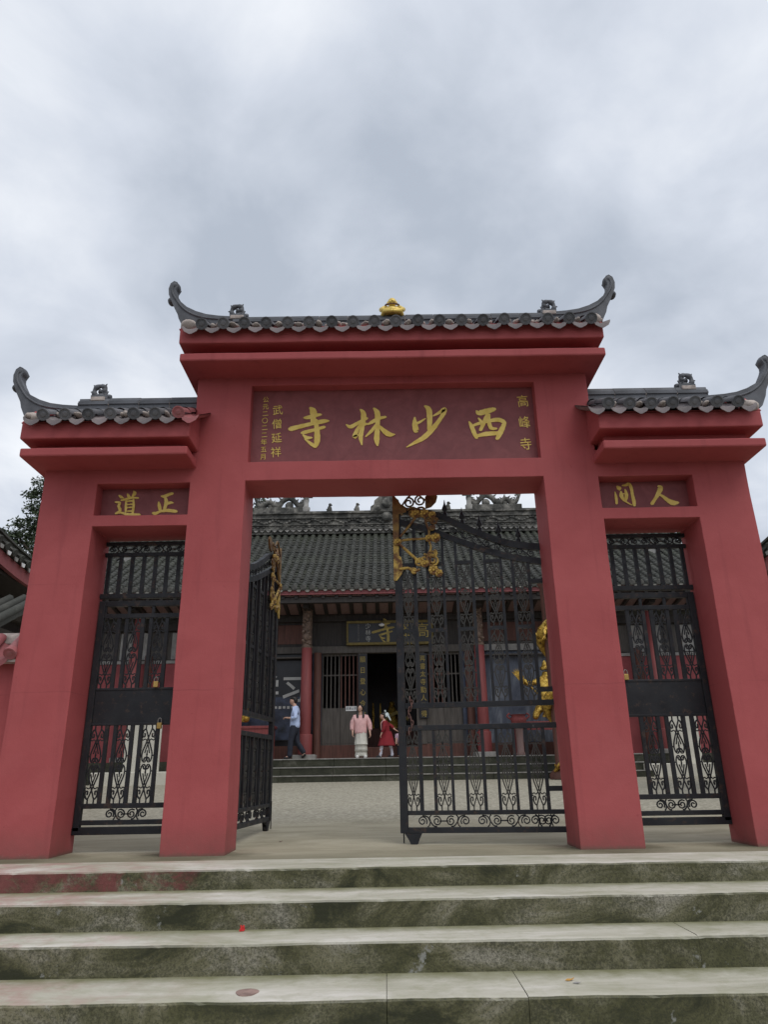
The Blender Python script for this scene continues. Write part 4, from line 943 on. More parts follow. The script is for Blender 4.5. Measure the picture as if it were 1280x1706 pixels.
# eaves: soffit boards between rafters, purlin, red fascia
EY, EZ, RY, RZ = 13.52, 5.93, 19.0, 9.42
SOFF = (5.66, 5.46)
for i in range(52):
    x = -10.3 + i * 0.405
    H('soffit_board', MB().add([(x + 0.06, 13.66, 5.70), (x + 0.345, 13.66, 5.70), (x + 0.345, YW - 0.1, 5.43), (x + 0.06, YW - 0.1, 5.43), (x + 0.06, 13.66, 5.72), (x + 0.345, 13.66, 5.72), (x + 0.345, YW - 0.1, 5.45), (x + 0.06, YW - 0.1, 5.45)],
      [(0, 3, 2, 1), (4, 5, 6, 7), (0, 1, 5, 4), (1, 2, 6, 5), (2, 3, 7, 6), (3, 0, 4, 7)]), 'soffit_red')
    H('rafter', MB().add([(x - 0.05, 13.64, 5.62), (x + 0.05, 13.64, 5.62), (x + 0.05, YW, 5.36), (x - 0.05, YW, 5.36), (x - 0.05, 13.64, 5.74), (x + 0.05, 13.64, 5.74), (x + 0.05, YW, 5.48), (x - 0.05, YW, 5.48)],
      [(0, 3, 2, 1), (4, 5, 6, 7), (0, 1, 5, 4), (1, 2, 6, 5), (2, 3, 7, 6), (3, 0, 4, 7)]), 'dark_timber')
H('eave_fascia', MB().box(-10.5, 10.9, 13.56, 13.62, 5.72, 5.88), 'fascia_red')
H('eave_purlin', MB().box(-10.5, 10.9, 13.68, 13.86, 5.50, 5.66), 'dark_timber')
def roof_z(y):
    u = (y - EY) / (RY - EY)
    return EZ + (RZ - EZ) * (0.86 * u + 0.14 * u * u)
roof = H('roof', MB(), 'old_tile') if False else None
mb = MB(); n = 10
vs = []
for i in range(n + 1):
    y = lerp(EY + 0.03, RY, i / n)
    vs += [(-10.6, y, roof_z(y) - 0.10), (11.0, y, roof_z(y) - 0.10)]
vs += [(-10.6, 24.3, EZ - 0.1), (11.0, 24.3, EZ - 0.1)]
mb.add(vs, [(2 * i, 2 * i + 1, 2 * i + 3, 2 * i + 2) for i in range(n + 1)])
mb.add([(-10.6, EY + 0.03, EZ - 0.16), (11.0, EY + 0.03, EZ - 0.16), (11.0, 24.3, EZ - 0.16), (-10.6, 24.3, EZ - 0.16)], [(0, 3, 2, 1)])
roof = H('roof', mb, 'old_tile')
def tile_row(seed):
    rr = random.Random(seed); mb = MB(); L_ = RY - EY; n = 30; m = 6
    for i in range(n):
        y0 = EY + L_ * i / n; y1 = EY + L_ * (i + 1) / n + 0.035
        dx = rr.uniform(-0.012, 0.012); dz = rr.uniform(-0.006, 0.01); r = 0.085 + rr.uniform(-0.005, 0.006)
        vs = [(dx + (r - q) * math.cos(math.pi * j / m), y, roof_z(y) - 0.045 + dz + h + (r - q) * math.sin(math.pi * j / m)) for y, q, h in ((y0, 0, 0.022), (y1, 0.008, 0.0)) for j in range(m + 1)]
        mb.add(vs, [(j + 1, j, m + 1 + j, m + 2 + j) for j in range(m)], True)
        mb.add(vs[:m + 1], [tuple(range(m + 1))])
    return mb
rows = [tile_row(s).mesh('tile_row', 'old_tile') for s in range(6)]
pans = MB()
pan_rr = random.Random(11)
rr = random.Random(2)
end_m = MB().lathe([(0.095, 0), (0.095, 0.03), (0.06, 0.036)], (0, 0, 0), 12).mesh('eave_tile', 'old_ridge')
drip_m = MB().prism([(-0.09, 0.0), (0.09, 0.0), (0.075, -0.055), (0.03, -0.10), (-0.03, -0.10), (-0.075, -0.055)], -0.012, 0.012).mesh('eave_drip', 'old_ridge')
NR = 80
for i in range(NR):
    x = -10.4 + i * 0.267
    place('tile_row', rows[rr.randrange(6)], roof, loc=(x, 0, 0))
    place('eave_tile', end_m, roof, loc=(x, EY + 0.012, EZ + 0.0), rot=(rad(90), 0, 0))
    place('eave_drip', drip_m, roof, loc=(x + 0.1335, EY + 0.02, EZ - 0.035 + rr.uniform(-0.015, 0.015)), rot=(rad(-12), 0, 0))
    for k in range(22):
        y0 = EY + (RY - EY) * k / 22; y1 = EY + (RY - EY) * (k + 1) / 22 + 0.02
        xc = x + 0.1335; dz = rr.uniform(-0.008, 0.008)
        vs = [(xc + q, y, roof_z(y) - 0.075 + (0.035 if abs(q) > 0.05 else 0) + dz + h) for y, h in ((y0, 0.02), (y1, 0.0)) for q in (-0.085, -0.035, 0.035, 0.085)]
        pans.add(vs, [(j, j + 1, j + 5, j + 4) for j in range(3)] + [(3, 2, 1, 0)])
po = pans.build('pan_tiles', 'old_tile', roof); po['kind'] = 'stuff'
# main ridge with its moulded courses, carved band, dragons, beasts and finial
rg = MB()
for z0, z1, d in ((9.36, 9.52, 0.20), (9.52, 9.58, 0.26), (9.58, 9.70, 0.2), (9.70, 9.74, 0.25), (9.74, 9.98, 0.19), (9.98, 10.03, 0.25), (10.03, 10.17, 0.2), (10.17, 10.21, 0.27), (10.21, 10.3, 0.17)):
    rg.box(-9.6, 10.0, RY - d, RY + d, z0, z1)
ridge = H('main_ridge', rg, 'old_ridge')
cv = MB(); rr = random.Random(9)
for i in range(150):
    x = -8.2 + i * 0.11
    cv.ball((x, RY - 0.2, 9.86 + 0.07 * math.sin(i * 0.9)), 0.075, 0.05, 0.045 + rr.uniform(0, 0.02), 6, 4)
    if i % 2: cv.ball((x, RY - 0.215, 9.64), 0.06, 0.03, 0.035, 6, 4)
cvo = cv.build('ridge_carving', 'old_ridge', hall); cvo['kind'] = 'stuff'
tri = MB()
for i in range(64):
    x = -7.5 + i * 0.24
    tri.prism([(x - 0.1, 9.5), (x + 0.1, 9.5), (x, 9.42)], RY - 0.27, RY - 0.2)
H('ridge_scallop', tri, 'stone_grey')
def dragon(x_head, d):
    """head at x_head, body arching away in direction d with two open loops and a raised tail"""
    c = H('ridge_dragon', MB().box(min(x_head - 0.12 * d, x_head + 2.05 * d), max(x_head - 0.12 * d, x_head + 2.05 * d), RY - 0.14, RY + 0.14, 10.29, 10.50), 'old_ridge', bevel=0.02)
    p = [(0.02, 10.98), (-0.02, 10.82), (0.06, 10.62), (0.26, 10.56), (0.42, 10.74), (0.66, 10.92), (0.92, 10.80), (1.08, 10.58), (1.26, 10.62), (1.42, 10.75), (1.58, 10.66), (1.72, 10.55), (1.86, 10.64), (1.96, 10.84), (2.04, 11.0)]
    q = catmull([(x_head + d * a, 0.0, z) for a, z in p], 4); mb = MB()
    mb.tube([(a, RY, z) for a, _, z in q], [0.105 * (1 if i < len(q) * 0.75 else 1 - (i / len(q) - 0.75) * 2.2) for i in range(len(q))], 8)
    mb.build('dragon_body', 'old_ridge', c)
    mb = MB()
    for i in range(4, len(q) - 2, 2):
        t0 = Vector(q[i + 1]) - Vector(q[i - 1]); nrm = Vector((-t0.z * d, 0, t0.x * d)).normalized()
        a = Vector((q[i][0], RY, q[i][2])) + nrm * 0.09
        mb.tube([a, a + nrm * 0.12 + Vector((0.03 * d, 0, 0))], [0.05, 0.008], 5)
    hx = x_head
    mb.ball((hx - 0.02 * d, RY, 11.02), 0.15, 0.11, 0.11, 8, 6); mb.tube([(hx - 0.1 * d, RY, 11.05), (hx - 0.28 * d, RY, 11.1), (hx - 0.3 * d, RY, 11.16)], [0.08, 0.05, 0.03], 6)
    mb.tube([(hx - 0.1 * d, RY, 10.96), (hx - 0.26 * d, RY, 10.94)], [0.05, 0.03], 6)
    for a in (0.0, 0.08, 0.15, 0.2):
        mb.tube([(hx + (a - 0.02) * d, RY, 11.08 - a * 0.6), (hx + (a + 0.14) * d, RY, 11.24 - a)], [0.05, 0.006], 5)
        mb.tube([(hx + a * 0.6 * d, RY, 10.92 - a * 0.8), (hx + (0.16 + a * 0.4) * d, RY, 10.93 - a * 1.1)], [0.04, 0.006], 5)
    for k in range(5):
        mb.tube([(hx + 1.98 * d, RY, 10.86 + k * 0.03), (hx + (1.8 + k * 0.09) * d, RY, 11.02 + 0.04 * (k % 3))], [0.045, 0.006], 5)
    mb.build('dragon_fins', 'old_ridge', c)['kind'] = 'stuff'
    for a, r in ((0.66, 0.17), (1.42, 0.1)): MB().ball((hx + a * d, RY, 10.5 + r * 0.6), r, 0.12, r, 8, 5).build('cloud_knob', 'old_ridge', c)
    MB().lathe([(0.16, 10.30), (0.17, 10.50), (0.11, 10.53), (0.1, 10.8)], (hx, RY - 0.02, 0), 10).build('pearl_post', 'stone_grey', c)
dragon(-2.98, -1); dragon(3.46, 1)
def beast(x):
    mb = MB(); z = 10.30
    mb.lathe([(0.10, z), (0.105, z + 0.07), (0.085, z + 0.2), (0.05, z + 0.27)], (x, RY, 0), 8, 1, 0.8); mb.ball((x + 0.02, RY, z + 0.32), 0.07, 0.06, 0.065, 7, 5)
    mb.tube([(x + 0.06, RY, z + 0.15), (x + 0.08, RY, z)], 0.03, 5); mb.tube([(x - 0.08, RY, z + 0.05), (x - 0.12, RY, z + 0.15)], [0.03, 0.015], 5); mb.ball((x + 0.08, RY, z + 0.3), 0.035, 0.03, 0.03, 6, 4)
    H('ridge_beast', mb, 'old_ridge')
for x in (-2.05, -0.97, 2.62): beast(x)
ct = MB(); ct.prism([(-0.45, 10.21), (-0.42, 10.42), (-0.30, 10.5), (-0.28, 10.66), (-0.14, 10.78), (-0.06, 10.86), (0.46, 10.86), (0.54, 10.78), (0.68, 10.66), (0.70, 10.5), (0.82, 10.42), (0.85, 10.21)], RY - 0.3, RY + 0.3)
ct.ball((0.2, RY - 0.3, 10.55), 0.2, 0.1, 0.22, 8, 6); ct.ball((0.2, RY - 0.27, 10.0), 0.22, 0.12, 0.2, 8, 6); ct.ball((-0.12, RY - 0.3, 10.35), 0.12, 0.07, 0.12, 7, 5); ct.ball((0.52, RY - 0.3, 10.35), 0.12, 0.07, 0.12, 7, 5)
ct.lathe([(0.17, 10.86), (0.19, 10.95), (0.13, 11.0), (0.16, 11.2), (0.1, 11.35), (0.03, 11.6)], (0.2, RY, 0), 12)
H('ridge_finial', ct, 'old_ridge', bevel=0.015)
# plastered firewalls standing above the outer roof
for x0, x1 in ((-9.25, -8.55), (9.1, 9.75)):
    f = H('firewall', MB().prism([(x0, 6.6), (x1, 6.6), (x1, 7.75), ((x0 + x1) / 2, 8.0), (x0, 7.75)], 16.6, 17.2), 'plaster')
    MB().prism([(x0 - 0.06, 7.75), ((x0 + x1) / 2, 8.0), (x1 + 0.06, 7.75), (x1 + 0.06, 7.85), ((x0 + x1) / 2, 8.12), (x0 - 0.06, 7.85)], 16.54, 17.26).build('coping', 'old_ridge', f)

# name board, couplets and notices on the hall front
nb = thing('name_board', 'long black name board with gilt frame hanging over the hall door', 'sign', (0.2, 14.98, 4.42))
MB().box(-1.10, 1.50, 14.96, 15.02, 4.50, 5.10).build('board', 'board_black', nb)
fr = MB()
for a in ((-1.16, 1.56, 14.93, 15.04, 4.42, 4.50), (-1.16, 1.56, 14.93, 15.04, 5.10, 5.18), (-1.16, -1.10, 14.93, 15.04, 4.50, 5.10), (1.50, 1.56, 14.93, 15.04, 4.50, 5.10)): fr.box(*a)
fr.build('frame', 'dull_gilt', nb, 0.012)
for ch, x in (('峰', 0.62), ('高', 1.22)): glyph(ch, 'character', 'old_gilt', 0.5, nb, (x, 14.955, 4.82), 0.006)
brush_char([[(q - -0.83) * 1.55 - 0.02 if k % 3 == 0 else ((q - 4.49) * 1.55 + 4.82 if k % 3 == 1 else q * 1.3) for k, q in enumerate(st_)] for st_ in STROKES['寺']], 14.955, nb, 'old_gilt')
for i, ch in enumerate('少林寺'): glyph(ch, 'character', 'lettering_grey', 0.19, nb, (-0.48, 14.955, 5.0 - 0.2 * i), 0.003)
for i, ch in enumerate('公元二〇二二年'): glyph(ch, 'character', 'stone_grey', 0.07, nb, (-0.78, 14.955, 5.04 - 0.078 * i), 0.002)
def couplet(x, text, label):
    g = thing('couplet_board', label, 'sign', (x, 15.08, 2.3), 0, 'couplet boards beside the hall door')
    MB().box(x - 0.14, x + 0.14, 15.06, 15.095, 2.2, 4.15).build('board', 'board_black', g, 0.006)
    for i, ch in enumerate(text): glyph(ch, 'character', 'old_gilt', 0.2, g, (x, 15.055, 3.98 - i * (1.66 / (len(text) - 1))), 0.004)
couplet(-0.66, '願日登心今廟', 'narrow black couplet board with gilt characters left of the hall door')
couplet(1.20, '再書太寺勤人修得', 'narrow black couplet board with gilt characters seen through the gate bars')
nt_ = thing('notice', 'small white notice with dark lettering on the lattice door behind the woman', 'sign', (-1.02, 15.2, 2.46))
MB().box(-1.19, -0.85, 15.195, 15.207, 2.46, 2.60).build('board', 'white_paint', nt_)
for i, ch in enumerate('回请止步'): glyph(ch, 'character', 'board_blue', 0.078, nt_, (-1.14 + i * 0.08, 15.192, 2.53), 0.002)
db = thing('display_board', 'dark display board with big pale strokes of lettering in the left bay', 'sign', (-3.4, 15.1, 1.6))
MB().box(-4.4, -2.45, 15.16, 15.2, 1.62, 4.0).build('board', 'board_black', db); MB().box(-4.35, -2.5, 15.15, 15.158, 1.65, 2.9).build('picture', 'board_blue', db)
for ch, x in (('学', -3.62), ('习', -2.80)): glyph(ch, 'character', 'lettering_grey', 0.86, db, (x, 15.145, 3.08), 0.004, 0.015)
for i in range(7):
    MB().box(-3.5 + i * 0.13, -3.42 + i * 0.13, 15.140, 15.148, 2.55 + 0.01 * (i % 2), 2.63).build('small_print', 'lettering_grey', db)
lp = thing('bulb_lamp', 'small white bulb lamp hanging in front of the name board', 'lamp', (-0.05, 14.86, 5.05))
MB().lathe([(0.02, 5.08), (0.09, 5.04), (0.1, 5.02), (0.05, 4.98)], (-0.05, 14.86, 0), 12).build('shade', 'white_paint', lp); MB().tube([(-0.05, 14.86, 5.08), (-0.05, 14.9, 5.25)], 0.008, 5).build('cord', 'board_black', lp)

# altar inside the dark doorway
al = thing('altar', 'altar with a gilt canopy glimpsed in the dark doorway', 'altar', (0.3, 18.4, PZ))
MB().box(-0.9, 1.5, 18.1, 18.9, PZ, 2.1).build('table', 'brown_timber', al, 0.02)
MB().prism([(-0.05, 2.42), (0.4, 2.68), (0.85, 2.42), (0.8, 2.34), (0.4, 2.56), (0.0, 2.34)], 18.2, 18.5).build('canopy', 'old_gilt', al)
mb = MB(); mb.lathe([(0.35, 2.1), (0.3, 2.3), (0.2, 2.5), (0.16, 2.75), (0.1, 2.85)], (0.25, 18.5, 0), 14); mb.ball((0.25, 18.48, 2.92), 0.1); mb.build('figure', 'gilt_metal', al)
for x in (-0.4, -0.15): MB().lathe([(0.05, 2.1), (0.03, 2.3), (0.05, 2.5), (0.02, 2.95)], (x, 18.3, 0), 10).build('candlestick', 'gilt_metal', al)

# ------------------------------------------------------------------ gilt figures and altar tables in the side bays
def skin(name, mat, parent, pts, edges, sub=2, extra=None):
    """one continuous surface grown round a skeleton: pts = (x, y, z, r) or (x, y, z, rx, ry)"""
    me = bpy.data.meshes.new(name); me.from_pydata([p[:3] for p in pts], edges, [])
    o = bpy.data.objects.new(name, me); col.objects.link(o)
    o.modifiers.new('skin', 'SKIN'); sv = me.skin_vertices[0].data
    for i, p in enumerate(pts): sv[i].radius = (p[3], p[4] if len(p) > 4 else p[3]); sv[i].use_root = (i == 0)
    o.modifiers['skin'].use_smooth_shade = True
    s = o.modifiers.new('sub', 'SUBSURF'); s.levels = s.render_levels = sub
    dg = bpy.context.evaluated_depsgraph_get(); dg.update()
    m2 = bpy.data.meshes.new_from_object(o.evaluated_get(dg)); bpy.data.objects.remove(o); m2.name = name
    if extra:                                                  # head shape grown into the same surface
        v = [tuple(q.co) for q in m2.vertices]; f = [tuple(q.vertices) for q in m2.polygons]
        mb = MB().add(v, f, True); mb.add(extra.v, extra.f, True); m2 = mb.mesh(name, mat)
    if mat not in ('skin', 'gilt_metal', 'shoe_black', 'shoe_white'):   # soft folds in cloth
        for q in m2.vertices:
            c = q.co; k = mnoise.noise(Vector((c.x * 9, c.y * 9, c.z * 22))) * 0.011 + mnoise.noise(Vector((c.x * 22 + 3, c.y * 22, c.z * 9))) * 0.008
            q.co = c + q.normal * k
    m2.materials.clear(); m2.materials.append(M[mat])
    return place(name, m2, parent, local=True)
def head_shape(x, y, z, h, fx, fy):
    """skull, jaw, nose, lips and ears of a head of height h centred at (x, y, z) looking along (fx, fy)"""
    mb = MB(); n, m = 16, 12; l = math.hypot(fx, fy); fx, fy = fx / l, fy / l; sx, sy = -fy, fx; vs = []
    for i in range(m + 1):
        t_ = math.pi * (i + 0.15) / (m + 0.3); zz = -math.cos(t_); r = math.sin(t_)
        for j in range(n):
            a = 2 * math.pi * j / n; u, w = math.cos(a) * r, math.sin(a) * r
            jaw = 1 - 0.28 * max(0, -zz) ** 1.2
            fwd = u * 0.40 * (1.0 + (0.06 if u > 0 else 0.12 * max(0, zz + 0.2)) - (0.18 * max(0, -zz) if u < 0 else 0)); lat = w * 0.325 * jaw
            nose = 0.0
            if u > 0.7 * r and abs(w) < 0.25: nose = 0.07 * max(0, 1 - abs(zz + 0.15) / 0.28) * (1 - abs(w) / 0.25)
            fwd += nose
            vs.append((x + h * (fx * fwd + sx * lat), y + h * (fy * fwd + sy * lat), z + h * 0.5 * zz))
    mb.add(vs, [(i * n + j, i * n + (j + 1) % n, (i + 1) * n + (j + 1) % n, (i + 1) * n + j) for i in range(m) for j in range(n)], True)
    mb.add(vs[:n], [tuple(range(n - 1, -1, -1))]); mb.add(vs[-n:], [tuple(range(n))])
    for s in (-1, 1): mb.ball((x + sx * s * h * 0.325, y + sy * s * h * 0.325, z - 0.02 * h), 0.05 * h, 0.05 * h, 0.12 * h, 7, 5)
    return mb
def gilt_figure(x, y, z, s, label):
    g = thing('gilded_statue', label, 'statue', (x, y, z), 0, 'gilded guardian statues in the side bays')
    P_ = [(0, 0, 0.62, 0.26, 0.2), (0, 0, 0.9, 0.23, 0.18), (0, 0, 1.15, 0.27, 0.17), (0, 0, 1.33, 0.09), (0.0, -0.02, 1.47, 0.12),
          (-0.27 * s, 0, 1.17, 0.1), (-0.5 * s, -0.08, 1.05, 0.09), (-0.74 * s, -0.16, 1.2, 0.09), (0.27 * s, 0, 1.17, 0.1), (0.42 * s, -0.1, 0.92, 0.09), (0.22 * s, -0.28, 0.88, 0.07),
          (-0.22 * s, -0.1, 0.45, 0.16), (-0.42 * s, -0.2, 0.2, 0.1), (-0.46 * s, -0.22, 0.04, 0.09), (0.2 * s, -0.1, 0.42, 0.16), (0.24 * s, -0.16, 0.1, 0.1)]
    skin('body', 'gilt_metal', g, P_, [(0, 1), (1, 2), (2, 3), (3, 4), (2, 5), (5, 6), (6, 7), (2, 8), (8, 9), (9, 10), (0, 11), (11, 12), (12, 13), (0, 14), (14, 15)])
    mb = MB()                                                  # flared sleeve, sash ends and crown
    for k in range(5):
        a = 1.25 + k * 0.26
        mb.prism([(-0.72 * s, 1.02), (-0.72 * s + 0.42 * math.cos(a + (0 if s > 0 else math.pi)) * 0.6 - 0.16 * s * 1, 1.12 + 0.42 * math.sin(a)), (-0.72 * s - 0.05 * s + 0.02 * k * s, 1.3)], -0.2 - 0.012 * k, -0.18 - 0.012 * k)
    mb.build('sleeve', 'gilt_metal', g, local=True)
    for k in range(4): MB().tube(catmull([(0.0 + 0.05 * k * s, -0.22, 0.8), (-0.1 * s + 0.08 * k * s, -0.28, 0.45), (-0.2 * s + 0.12 * k * s, -0.24, 0.12)], 4), [0.05] * 9, 6).build('sash', 'gilt_metal', g, local=True)
    mb = MB()
    mb.lathe([(0.14, 1.5), (0.15, 1.56), (0.09, 1.62), (0.07, 1.7), (0.02, 1.78)], (0, -0.01, 0), 10)
    mb.build('crown', 'gilt_metal', g, local=True)
    mb = MB(); mb.tube([(-0.75 * s, -0.2, 1.25), (-0.3 * s, -0.26, 0.75), (-0.1 * s, -0.28, 0.1)], 0.025, 6); mb.build('staff', 'gilt_metal', g, local=True)
def altar_table(x, y, label):
    g = thing('altar_table', label, 'table', (x, y, PZ), 0, 'red altar tables in the side bays')
    MB().box(x - 0.9, x + 0.9, y - 0.3, y + 0.3, PZ + 0.86, PZ + 0.94).build('tabletop', 'column_red', g, 0.012)
    for sx in (-1, 1):
        for sy in (-1, 1): MB().box(x + sx * 0.8 - 0.04, x + sx * 0.8 + 0.04, y + sy * 0.24 - 0.04, y + sy * 0.24 + 0.04, PZ, PZ + 0.86).build('leg', 'column_red', g)
    MB().box(x - 0.76, x + 0.76, y - 0.28, y - 0.25, PZ + 0.7, PZ + 0.86).build('apron', 'column_red', g)
altar_table(4.65, 14.45, 'red altar table under the gilded statue in the right bay'); altar_table(-4.1, 14.45, 'red altar table under the gilded statue in the left bay')
gilt_figure(4.85, 14.5, PZ + 0.94, 1, 'gilded robed guardian statue with outstretched arm on the right altar table'); gilt_figure(-4.3, 14.5, PZ + 0.94, 1, 'gilded robed guardian statue on the left altar table behind the open gate leaf')
ce = thing('incense_burner', 'small brick-red incense burner on a pinkish post before the mural', 'incense burner', (3.85, 14.0, PZ))
MB().lathe([(0.11, PZ), (0.13, PZ + 0.05), (0.1, PZ + 0.12), (0.105, PZ + 0.7), (0.13, PZ + 0.76)], (3.85, 14.0, 0), 14).build('post', 'soffit_red', ce)
mb = MB(); mb.lathe([(0.1, PZ + 0.76), (0.2, PZ + 0.86), (0.23, PZ + 1.0), (0.19, PZ + 1.08), (0.24, PZ + 1.12)], (3.85, 14.0, 0), 16)
for s in (-1, 1): mb.tube(catmull([(3.85 + s * 0.22, 14.0, PZ + 1.0), (3.85 + s * 0.32, 14.0, PZ + 1.08), (3.85 + s * 0.24, 14.0, PZ + 1.16)], 4), 0.025, 6)
mb.build('bowl', 'column_red', ce)

def dragon_pillar(x, y, label, s):
    z0 = yard_z(y); g = thing('dragon_pillar', label, 'pillar', (x, y, z0), 0, 'dragon pillars before the hall')
    MB().lathe([(0.42, z0), (0.42, z0 + 0.12), (0.34, z0 + 0.2), (0.24, z0 + 0.3), (0.24, z0 + 5.1), (0.3, z0 + 5.2), (0.3, z0 + 5.3)], (x, y, 0), 18).build('shaft', 'brown_timber', g)
    q = []; turns = 2.6; n = 90
    for i in range(n + 1):
        u = i / n; a = s * u * turns * 2 * math.pi + (math.pi if s > 0 else 0) + 0.5
        r = 0.34 + 0.05 * math.sin(u * 17)
        q.append((x + r * math.cos(a), y + r * math.sin(a), z0 + 0.2 + u * 4.7))
    mb = MB(); mb.tube(q, [0.05 + 0.09 * min(1, i / 18) * (1 if i < 80 else 0.75) for i in range(n + 1)], 9); mb.build('dragon_body', 'gilt_metal', g)
    mb = MB()
    for i in range(2, n, 2):
        c = Vector((x, y, q[i][2])); d = (Vector(q[i]) - c).normalized()
        a = Vector(q[i]) + d * 0.1; mb.tube([a, a + d * 0.1 + Vector((0, 0, 0.07))], [0.05, 0.006], 5)
    h = Vector(q[-1]); mb.ball(h, 0.2, 0.17, 0.15, 8, 6); mb.tube([h, h + Vector((-0.3 * s, -0.12, 0.02))], [0.12, 0.06], 7)
    for k in range(6): mb.tube([h, h + Vector((0.2 * s * math.cos(k), 0.1 * math.sin(2 * k), 0.28 - 0.06 * k))], [0.05, 0.008], 5)
    for u in (22, 50, 72):
        b = Vector(q[u]); d = (b - Vector((x, y, b.z))).normalized()
        mb.tube([b, b + d * 0.2 + Vector((0, 0, -0.15)), b + d * 0.26 + Vector((0, 0, -0.32))], [0.08, 0.05, 0.03], 6)
        for k in (-1, 0, 1): mb.tube([b + d * 0.26 + Vector((0, 0, -0.32)), b + d * 0.3 + Vector((0.07 * k, 0.05 * k, -0.42))], [0.025, 0.006], 5)
    mb.build('dragon_fins', 'gilt_metal', g)['kind'] = 'stuff'
dragon_pillar(4.72, 12.55, 'tall pillar wound by a gilded dragon, mostly hidden by the right inner pillar of the gateway', 1)

# ------------------------------------------------------------------ neighbouring roofs left and right
def side_wing(s, label, xe, y0, y1, ze, low):
    """timber wing running back along the side of the yard, its eave at distance xe from the axis, facing the yard"""
    X_ = lambda d: 0.165 + s * d
    g = thing('side_wing', label, 'building', (X_(xe + 2.4), (y0 + y1) / 2, 0.2), 0, 'timber wings along the sides of the yard')
    def bx(n, a, b, ya, yb, z0, z1, m, par=None, bevel=0):
        a, b = sorted((X_(a), X_(b))); return MB().box(a, b, ya, yb, z0, z1).build(n, m, par or g, bevel)
    lift = lambda y: 0.22 * max(0.0, 1 - (y - y0) / 2.2) ** 2
    def run(x0, x1, za, zb, sub=14):
        mb = MB(); vs = []
        for i in range(sub + 1):
            y = lerp(y0, y1, i / sub); k = lift(y)
            vs += [(X_(x0), y, za + k), (X_(x1), y, za + k), (X_(x1), y, zb + k), (X_(x0), y, zb + k)]
        fs = [(0, 1, 2, 3), (4 * sub + 3, 4 * sub + 2, 4 * sub + 1, 4 * sub)]
        for i in range(sub):
            p, q = 4 * i, 4 * i + 4; fs += [(p + a, q + a, q + (a + 1) % 4, p + (a + 1) % 4) for a in range(4)]
        return mb.add(vs, fs)
    bx('wall', xe + 1.2, xe + 5, y0 + 0.6, y1, 0.0, ze - 0.2, 'dark_timber')
    for k in range(3): bx('beam', xe + 1.02, xe + 1.2, y0 + 0.5, y1, ze - 0.55 - k * 0.42, ze - 0.38 - k * 0.42, 'grey_timber')
    bx('eave_lining', xe + 0.15, xe + 1.4, y0 + 0.1, y1, ze - 0.22, ze - 0.16, 'dark_timber')
    run(xe + 0.05, xe + 0.13, ze - 0.26, ze - 0.02).build('fascia', 'fascia_red', g)
    mb = MB(); sub = 14; vs = []
    for i in range(sub + 1):
        y = lerp(y0, y1, i / sub); k = lift(y)
        vs += [(X_(xe), y, ze + k), (X_(xe + 2.6), y, ze + 1.25 + k * 0.4), (X_(xe + 5.2), y, ze)]
    fs = []
    for i in range(sub): p, q = 3 * i, 3 * i + 3; fs += [(p, q, q + 1, p + 1), (p + 1, q + 1, q + 2, p + 2)]
    fs += [(0, 1, 2), (3 * sub + 2, 3 * sub + 1, 3 * sub)]
    roof = mb.add(vs, fs).build('roof', 'old_tile', g)
    for za, zb, o in ((0.0, 0.07, 0.0), (0.07, 0.10, -0.03), (0.10, 0.2, 0.02), (0.2, 0.24, -0.02)):
        run(xe + o, xe + 0.34, ze + za, ze + zb).build('eave_course', 'old_tile' if za != 0.07 else 'old_ridge', roof)
    n = int((y1 - y0) / 0.27)
    for i in range(n):
        y = y0 + 0.1 + i * 0.27; k = lift(y)
        MB().tube([(X_(xe - 0.05), y, ze + 0.045 + k), (X_(xe + 1.3), y, ze + 0.7 + k), (X_(xe + 2.55), y, ze + 1.3 + k * 0.4)], 0.07, 7).build('tile_row', 'old_tile', roof)
        c = X_(xe - 0.02); d = X_(xe + 0.0)
        MB().add([(c, y + 0.06, ze + k), (c, y + 0.2, ze + k), (c, y + 0.17, ze - 0.07 + k), (c, y + 0.09, ze - 0.07 + k), (d, y + 0.06, ze + k), (d, y + 0.2, ze + k), (d, y + 0.17, ze - 0.07 + k), (d, y + 0.09, ze - 0.07 + k)],
                 [(0, 1, 2, 3), (7, 6, 5, 4), (0, 4, 5, 1), (1, 5, 6, 2), (2, 6, 7, 3), (3, 7, 4, 0)]).build('eave_drip', 'white_paint' if i % 2 else 'stone_grey', roof)
    if low:                                                    # lean-to roof before the gable end, its tiles running back
        ya, yb, za, zb = y0 - 1.7, y0 + 0.8, 2.36, 3.66
        a0, a1 = xe - 0.55, xe + 5
        lr = MB().add([(X_(a0), ya, za), (X_(a1), ya, za), (X_(a1), yb, zb), (X_(a0), yb, zb), (X_(a0), ya, za - 0.1), (X_(a1), ya, za - 0.1), (X_(a1), yb, zb - 0.1), (X_(a0), yb, zb - 0.1)],
                      [(0, 1, 2, 3), (7, 6, 5, 4), (0, 4, 5, 1), (1, 5, 6, 2), (2, 6, 7, 3), (3, 7, 4, 0)]).build('lean_to_roof', 'old_tile', g)
        for i in range(22):
            x = a0 + 0.05 + i * 0.25
            if x > a1: break
            MB().tube([(X_(x), lerp(ya - 0.03, yb, u), lerp(za, zb, u) + 0.03) for u in (0, 0.5, 1)], 0.075, 7).build('tile_row', 'old_tile', lr)
        bx('lean_to_wall', a0 + 0.2, a1, ya + 0.15, yb, 0.0, za - 0.05, 'wall_red')
side_wing(-1, 'timber wing with curved tiled eave and lean-to roof left of the gateway', 6.75, 4.2, 8.7, 4.32, True)
side_wing(1, 'dark tiled eave of a timber wing peeping out right of the gateway', 6.9, 4.4, 8.7, 4.28, False)

